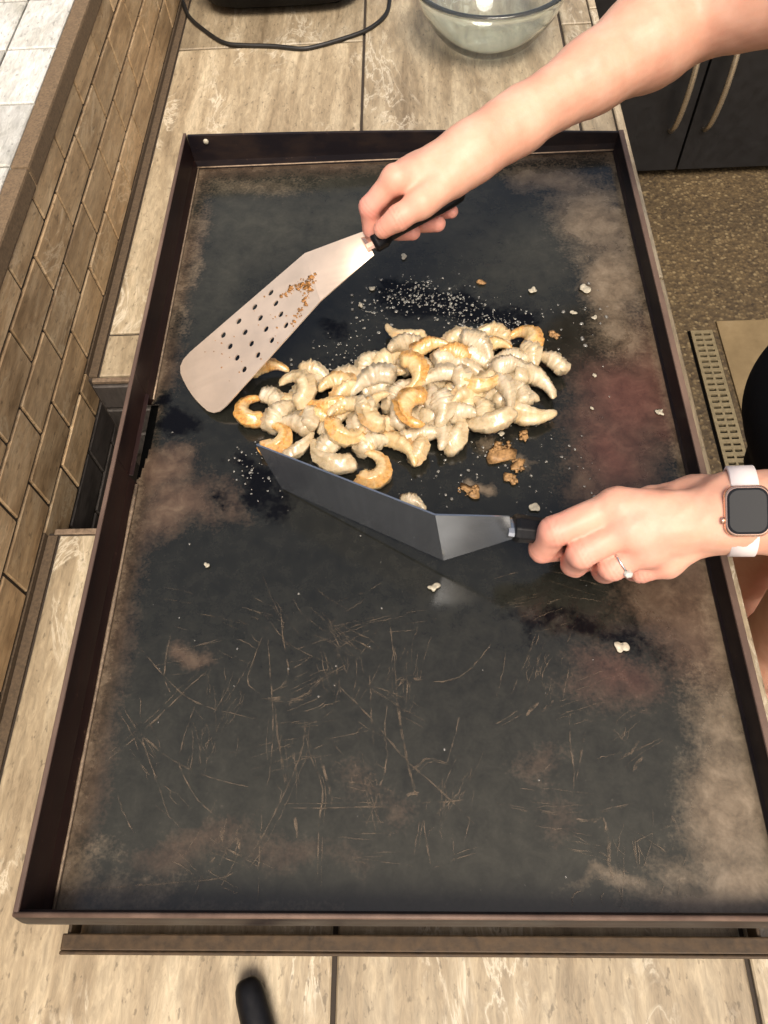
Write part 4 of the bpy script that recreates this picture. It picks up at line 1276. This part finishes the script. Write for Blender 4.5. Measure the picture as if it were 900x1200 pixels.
L_MCP = [(0.1717, 0.2942, 0.0934), (0.1813, 0.2779, 0.0881), (0.1953, 0.2654, 0.0756), (0.2163, 0.2612, 0.0582)]
L_PIP = [(0.1223, 0.2800, 0.0809), (0.1437, 0.2629, 0.0734), (0.1692, 0.2555, 0.0621), (0.1966, 0.2575, 0.0502)]
L_DIP = [(0.1160, 0.2775, 0.0521), (0.1427, 0.2675, 0.0450), (0.1697, 0.2643, 0.0370), (0.1976, 0.2679, 0.0284)]
L_TIP = [(0.1342, 0.2860, 0.0330), (0.1615, 0.2812, 0.0264), (0.1890, 0.2783, 0.0209), (0.2159, 0.2801, 0.0160)]
L_TH = [(0.2429, 0.3099, 0.0778), (0.2092, 0.3131, 0.0653), (0.1749, 0.3103, 0.0539), (0.1490, 0.3095, 0.0503)]
def hand_prims(wr, mcp, pip, dip, tip, th, fr, side):
    palm = []
    wr = np.array(wr)
    for i in range(4):
        m = np.array(mcp[i]); c0 = wr*.88+m*.12
        palm.append((c0, m, .0165 if side == 'R' else .0175, fr[i]*1.18))
    for i in range(3):
        palm.append((mcp[i], mcp[i+1], fr[i]*1.08, fr[i+1]*1.08))
    palm.append((wr, (np.array(mcp[1])+np.array(mcp[2]))/2, .021, .015))
    palm.append((wr*.8+np.array(th[0])*.2, th[0], .019, .019))
    palm.append((th[0], th[1], .0185, .0145))
    palm.append((np.array(th[0])*.6+np.array(mcp[0])*.4, mcp[0], .011, .010))
    fingers = []
    for i in range(4):
        f = fr[i]
        fingers.append([(mcp[i], pip[i], f*1.1, f), (pip[i], dip[i], f, f*.9), (dip[i], tip[i], f*.9, f*.78)])
    fingers.append([(th[1], th[2], .0130, .0118), (th[2], th[3], .0118, .0094)])
    return palm, fingers
RH = hand_prims(RW, R_MCP, R_PIP, R_DIP, R_TIP, R_TH, [.0102, .0104, .0100, .0088], 'R')
LH = hand_prims(LW, L_MCP, L_PIP, L_DIP, L_TIP, L_TH, [.0128, .0125, .0118, .0105], 'L')
R_EL, R_SH = np.array((0.2789, 0.7734, 0.2184)), np.array((.53, .66, .34))
L_EL, L_SH = np.array((.475, .262, .135)), np.array((.545, .285, .34))
def arm_prims(wr, el, sh, wrad, mid, er, off):
    wr = np.array(wr); off = np.array(off)
    m = wr+(el-wr)*.55
    a = []
    for s_ in (-1, 1):
        a.append((wr+off*s_, wr+(m-wr)*.4+off*s_*.9, wrad*.82, wrad*.98))
    a.append((wr, m, wrad*.95, mid))
    a.append((m, wr+(el-wr)*.86, mid, er))
    a.append((wr+(el-wr)*.82, el, er*.98, er*.9))
    a.append((el, el+(sh-el)*.45, er*.9, er*1.04))
    a.append((el+(sh-el)*.4, sh, er*1.03, er*1.15))
    return a
upv = np.array(UP)
RA = arm_prims(RW, R_EL, R_SH, .0225, .033, .044, upv*.008)
LA = arm_prims(LW, L_EL, L_SH, .0255, .036, .044, upv*.0105)
def F_hand(H, A, kp):
    palm, fingers = H
    def F(p):
        d = group(p, palm, .008)
        d = smin(d, group(p, A, .014), .018)
        fd = None
        for fgr in fingers:
            e = group(p, fgr, .0035)
            fd = e if fd is None else smin(fd, e, .0016)
        return smin(d, fd, kp)
    return F
FR, FL = F_hand(RH, RA, .0045), F_hand(LH, LA, .005)
def bounds(H, A):
    pts = np.array([q for s_ in ([H[0]]+H[1]+[A]) for pr_ in s_ for q in pr_[:2]])
    return pts.min(0)-.075, pts.max(0)+.075
VR, QR, NR_ = surface_net(FR, *bounds(RH, RA), .0020, True)
VL, QL, NL_ = surface_net(FL, *bounds(LH, LA), .0020, True)
def creases(V, chains):
    out = np.zeros(len(V))
    for ch in chains:
        for i in (1, 2):
            j = np.array(ch[i]); ax = np.array(ch[i])-np.array(ch[i-1]); ax = ax/np.linalg.norm(ax)
            dv = V-j
            t_ = dv@ax
            near = np.exp(-(np.linalg.norm(dv, axis=1)/.0150)**4)
            lat = .0012*np.sin(np.linalg.norm(dv-t_[:, None]*ax, axis=1)*400)
            for o_ in (-.0042, -.0008, .0030):
                out = np.maximum(out, near*np.exp(-((t_-o_+lat)/.0009)**2))
    return out
def lumps(V, f, seed):
    rg = np.random.default_rng(seed); o = 0
    for k in range(7):
        kv = rg.normal(0, 1, 3)*f
        o = o+np.sin(V@kv+rg.random()*6)
    return o/7
def chains(H5):
    return [list(c) for c in zip(*H5)]
CRR = creases(VR, chains((R_MCP, R_PIP, R_DIP))+[R_TH[1:]])
CRL = creases(VL, chains((L_MCP, L_PIP, L_DIP)))
VR = VR+NR_*(lumps(VR, 120, 1)*.0009+lumps(VR, 320, 2)*.0003-CRR*.0005)[:, None]
VL = VL+NL_*(lumps(VL, 120, 3)*.0009+lumps(VL, 320, 4)*.0003-CRL*.0005)[:, None]

# trunk, legs, head
HIP = [(.545, .375, -.10), (.545, .535, -.10)]
torso = [((.535, .36, -.12), (.535, .55, -.12), .105, .105), ((.545, .40, .05), (.545, .50, .05), .105, .105), ((.535, .37, .22), (.535, .57, .22), .10, .10),
         (R_SH+np.array((0, -.03, -.02)), L_SH+np.array((0, .03, -.02)), .062, .062), ((.53, .46, .36), (.515, .46, .47), .055, .048)]
legs = []
for y in (.385, .545):
    legs.append([((.545, y, -.12), (.560, y, -.52), .088, .056), ((.560, y, -.52), (.585, y, -.90), .055, .036), ((.585, y, -.92), (.47, y+.02*(1 if y > .4 else -1), -.955), .036, .024), ((.575, y, -.62), (.585, y, -.70), .056, .05)])
head = [((.505, .46, .585), (.495, .46, .62), .078, .085), ((.50, .46, .52), (.475, .46, .525), .055, .045), ((.47, .46, .555), (.455, .46, .565), .04, .035),
        ((.418, .46, .585), (.404, .46, .560), .007, .012), ((.515, .375, .575), (.520, .375, .595), .012, .014), ((.515, .545, .575), (.520, .545, .595), .012, .014)]
def F_body(p):
    d = group(p, torso, .06)
    for lg in legs:
        d = smin(d, group(p, lg, .03), .03)
    d = smin(d, group(p, head, .02), .03)
    d = smin(d, rc(p, R_SH, R_SH+(R_EL-R_SH)*.2, .05, .046), .04)
    return smin(d, rc(p, L_SH, L_SH+(L_EL-L_SH)*.2, .05, .046), .04)
VB, QB = surface_net(F_body, (.32, .18, -1.0), (.74, .76, .78), .009)
person = thing('person', 'person in black clothes holding two spatulas over the griddle', 'person', (.56, .46, ZF))
V = np.concatenate([VR, VL, VB])
Q = np.concatenate([QR, QL+len(VR), QB+len(VR)+len(VL)])
me = bpy.data.meshes.new('body')
me.from_pydata(V.tolist(), [], Q.tolist())
me.materials.append(M['skin'])
me.polygons.foreach_set('use_smooth', [True]*len(me.polygons))
pink = np.zeros(len(V))
for P_, s_, a in [(p, .022, .85) for p in R_TIP+R_DIP+R_PIP]+[(p, .026, .55) for p in L_PIP+L_DIP+L_MCP[1:3]]+[(p, .018, .5) for p in R_TH[2:]]+[(p, .020, .35) for p in R_MCP[:2]]+[(L_TIP[i], .02, .6) for i in range(4)]:
    pink = np.maximum(pink, a*np.exp(-((V-np.array(P_))**2).sum(1)/s_**2))
mole = np.clip(1.6-np.linalg.norm(V-np.array((0.1858, 0.2978, 0.1201)), axis=1)/.0022, 0, 1)
attrs(me, pink=pink, mole=mole, crease=np.concatenate([CRR, CRL, np.zeros(len(VB))]))
body = link('body', me, person)
# clothes
F_shirt = lambda p: np.maximum(smin(smin(group(p, torso[:4], .06), rc(p, R_SH, R_SH+(R_EL-R_SH)*.30, .062, .064), .04), rc(p, L_SH, L_SH+(L_EL-L_SH)*.30, 0.068, .070), .04)-.017, np.maximum(-.16-p[:, 2], p[:, 2]-.44))
Vs, Qs = surface_net(F_shirt, (.30, .12, -.22), (.78, .82, .48), .008)
mb = MB(); mb.add(Vs.tolist(), Qs.tolist()); mb.build('shirt', M['cloth'], person, True)
def F_shorts(p):
    d = group(p, torso[:1], .05)
    for lg in legs:
        d = smin(d, group(p, lg[:1], .03), .03)
    return np.maximum(d-.016, np.maximum(-.27-p[:, 2], p[:, 2]+.06))
Vs, Qs = surface_net(F_shorts, (.32, .2, -.34), (.74, .74, 0.0), .008)
mb = MB(); mb.add(Vs.tolist(), Qs.tolist()); mb.build('shorts', M['cloth'], person, True)
F_hair = lambda p: np.maximum(smin(rc(p, (.515, .46, .60), (.52, .46, .635), .090, .094), rc(p, (.56, .46, .58), (.60, .46, .42), .075, .05), .04), -(p[:, 0]-.455-.35*np.maximum(0, .64-p[:, 2])))
Vs, Qs = surface_net(F_hair, (.38, .34, .33), (.70, .58, .78), .007)
mb = MB(); mb.add(Vs.tolist(), Qs.tolist()); mb.build('hair', M['hair'], person, True)
for y in (.430, .490):
    bm_ = lump(.011, 3, 1.0, 2, 0.0); o = bm_.build('eye', M['eye'], person, True); o.location = Vector((.421, y, .597))-person.location
mb = MB(); mb.tube([(.423, .443, .533), (.417, .46, .535), (.423, .477, .533)], [.002, .005, .002], 8); mb.build('mouth', M['lip'], person, True)

# ---------------------------------------------------------------- wrist watch and ring
wd = (Vector(L_EL)-Vector(LW)).normalized()
wc = Vector((0.2674, 0.2860, 0.0968))
nv = (CAM-wc).normalized(); nv = (nv-wd*nv.dot(wd)).normalized()
tv = nv.cross(wd).normalized()
if tv.dot(UP) < 0:
    tv = -tv
watch = thing('wrist_watch', 'smart watch with white band and dark square screen on the wrist', 'watch', wc)
# local frame: along arm (wd), round the wrist (tv), outward (nv)
def loc3(a, b, c):
    return wc+wd*a+tv*b+nv*c
RT, RN = .0345, .0268
vs, fs = [], []
NB_ = 56
for k in range(NB_):
    an = 2*math.pi*k/NB_
    for a, e in ((-.0105, 0), (-.0095, .0020), (.0095, .0020), (.0105, 0), (.0095, -.0006), (-.0095, -.0006)):
        vs.append(loc3(a, (RT+e)*math.cos(an), (RN+e)*math.sin(an)))
for k in range(NB_):
    for j in range(6):
        fs.append((k*6+j, k*6+(j+1) % 6, ((k+1) % NB_)*6+(j+1) % 6, ((k+1) % NB_)*6+j))
MB().add(vs, fs).build('band', M['white_band'], watch, True)
def rrect(hx, hy, r_, n=6):
    pts = []
    for cx, cy, a0 in ((hx-r_, hy-r_, 0), (-hx+r_, hy-r_, 90), (-hx+r_, -hy+r_, 180), (hx-r_, -hy+r_, 270)):
        for k in range(n+1):
            a = math.radians(a0+90*k/n)
            pts.append((cx+r_*math.cos(a), cy+r_*math.sin(a)))
    return pts
def slab(levels, name, mat, smooth=False):
    mb = MB(); vs = []; n_ = None
    for hx, hy, r_, c in levels:
        pr_ = rrect(hx, hy, r_); n_ = len(pr_)
        vs += [loc3(a, b, c) for a, b in pr_]
    fs = []
    for i in range(len(levels)-1):
        for k in range(n_):
            fs.append((i*n_+k, i*n_+(k+1) % n_, (i+1)*n_+(k+1) % n_, (i+1)*n_+k))
    fs.append(tuple(reversed(range(n_)))); fs.append(tuple((len(levels)-1)*n_+k for k in range(n_)))
    mb.add(vs, fs)
    return mb.build(name, mat, watch, smooth)
c0 = RN-.003
slab([(.0135, .0165, .007, c0), (.0162, .0192, .0085, c0+.002), (.0168, .0198, .009, c0+.005), (.0160, .0190, .0088, c0+.0078), (.0148, .0178, .008, c0+.0086)], 'case', M['rose_metal'], True)
slab([(.0146, .0176, .0078, c0+.0080), (.0146, .0176, .0078, c0+.0090), (.0130, .0160, .007, c0+.0096)], 'screen', M['watch_glass'], False)
cr = MB(); cr.tube([loc3(-.0165, -.007, c0+.0048), loc3(-.0187, -.007, c0+.0048)], .0030, 12); cr.build('crown', M['rose_metal'], watch, True)

ra, rb = Vector(L_MCP[2]), Vector(L_PIP[2])
rp = ra.lerp(rb, .74); rd = (rb-ra).normalized()
ring = thing('finger_ring', 'silver ring with pale stone on a finger of the lower hand', 'ring', rp)
u1 = rd.orthogonal().normalized(); u2 = rd.cross(u1)
rv = [rp+(u1*math.cos(2*math.pi*k/24)+u2*math.sin(2*math.pi*k/24))*.0128 for k in range(25)]
mb = MB(); mb.tube(rv, .0011, 8, caps=False); mb.build('ring_band', M['silver'], ring, True)
gd = (-UP*.75-RIGHT*.45+(-FWD)*.25); gd = (gd-rd*gd.dot(rd)).normalized()
gmb = lump(.0042, 2, .9, 1, .05)
g_ = gmb.build('stone', M['gem'], ring); g_.location = rp+gd*.0142-ring.location
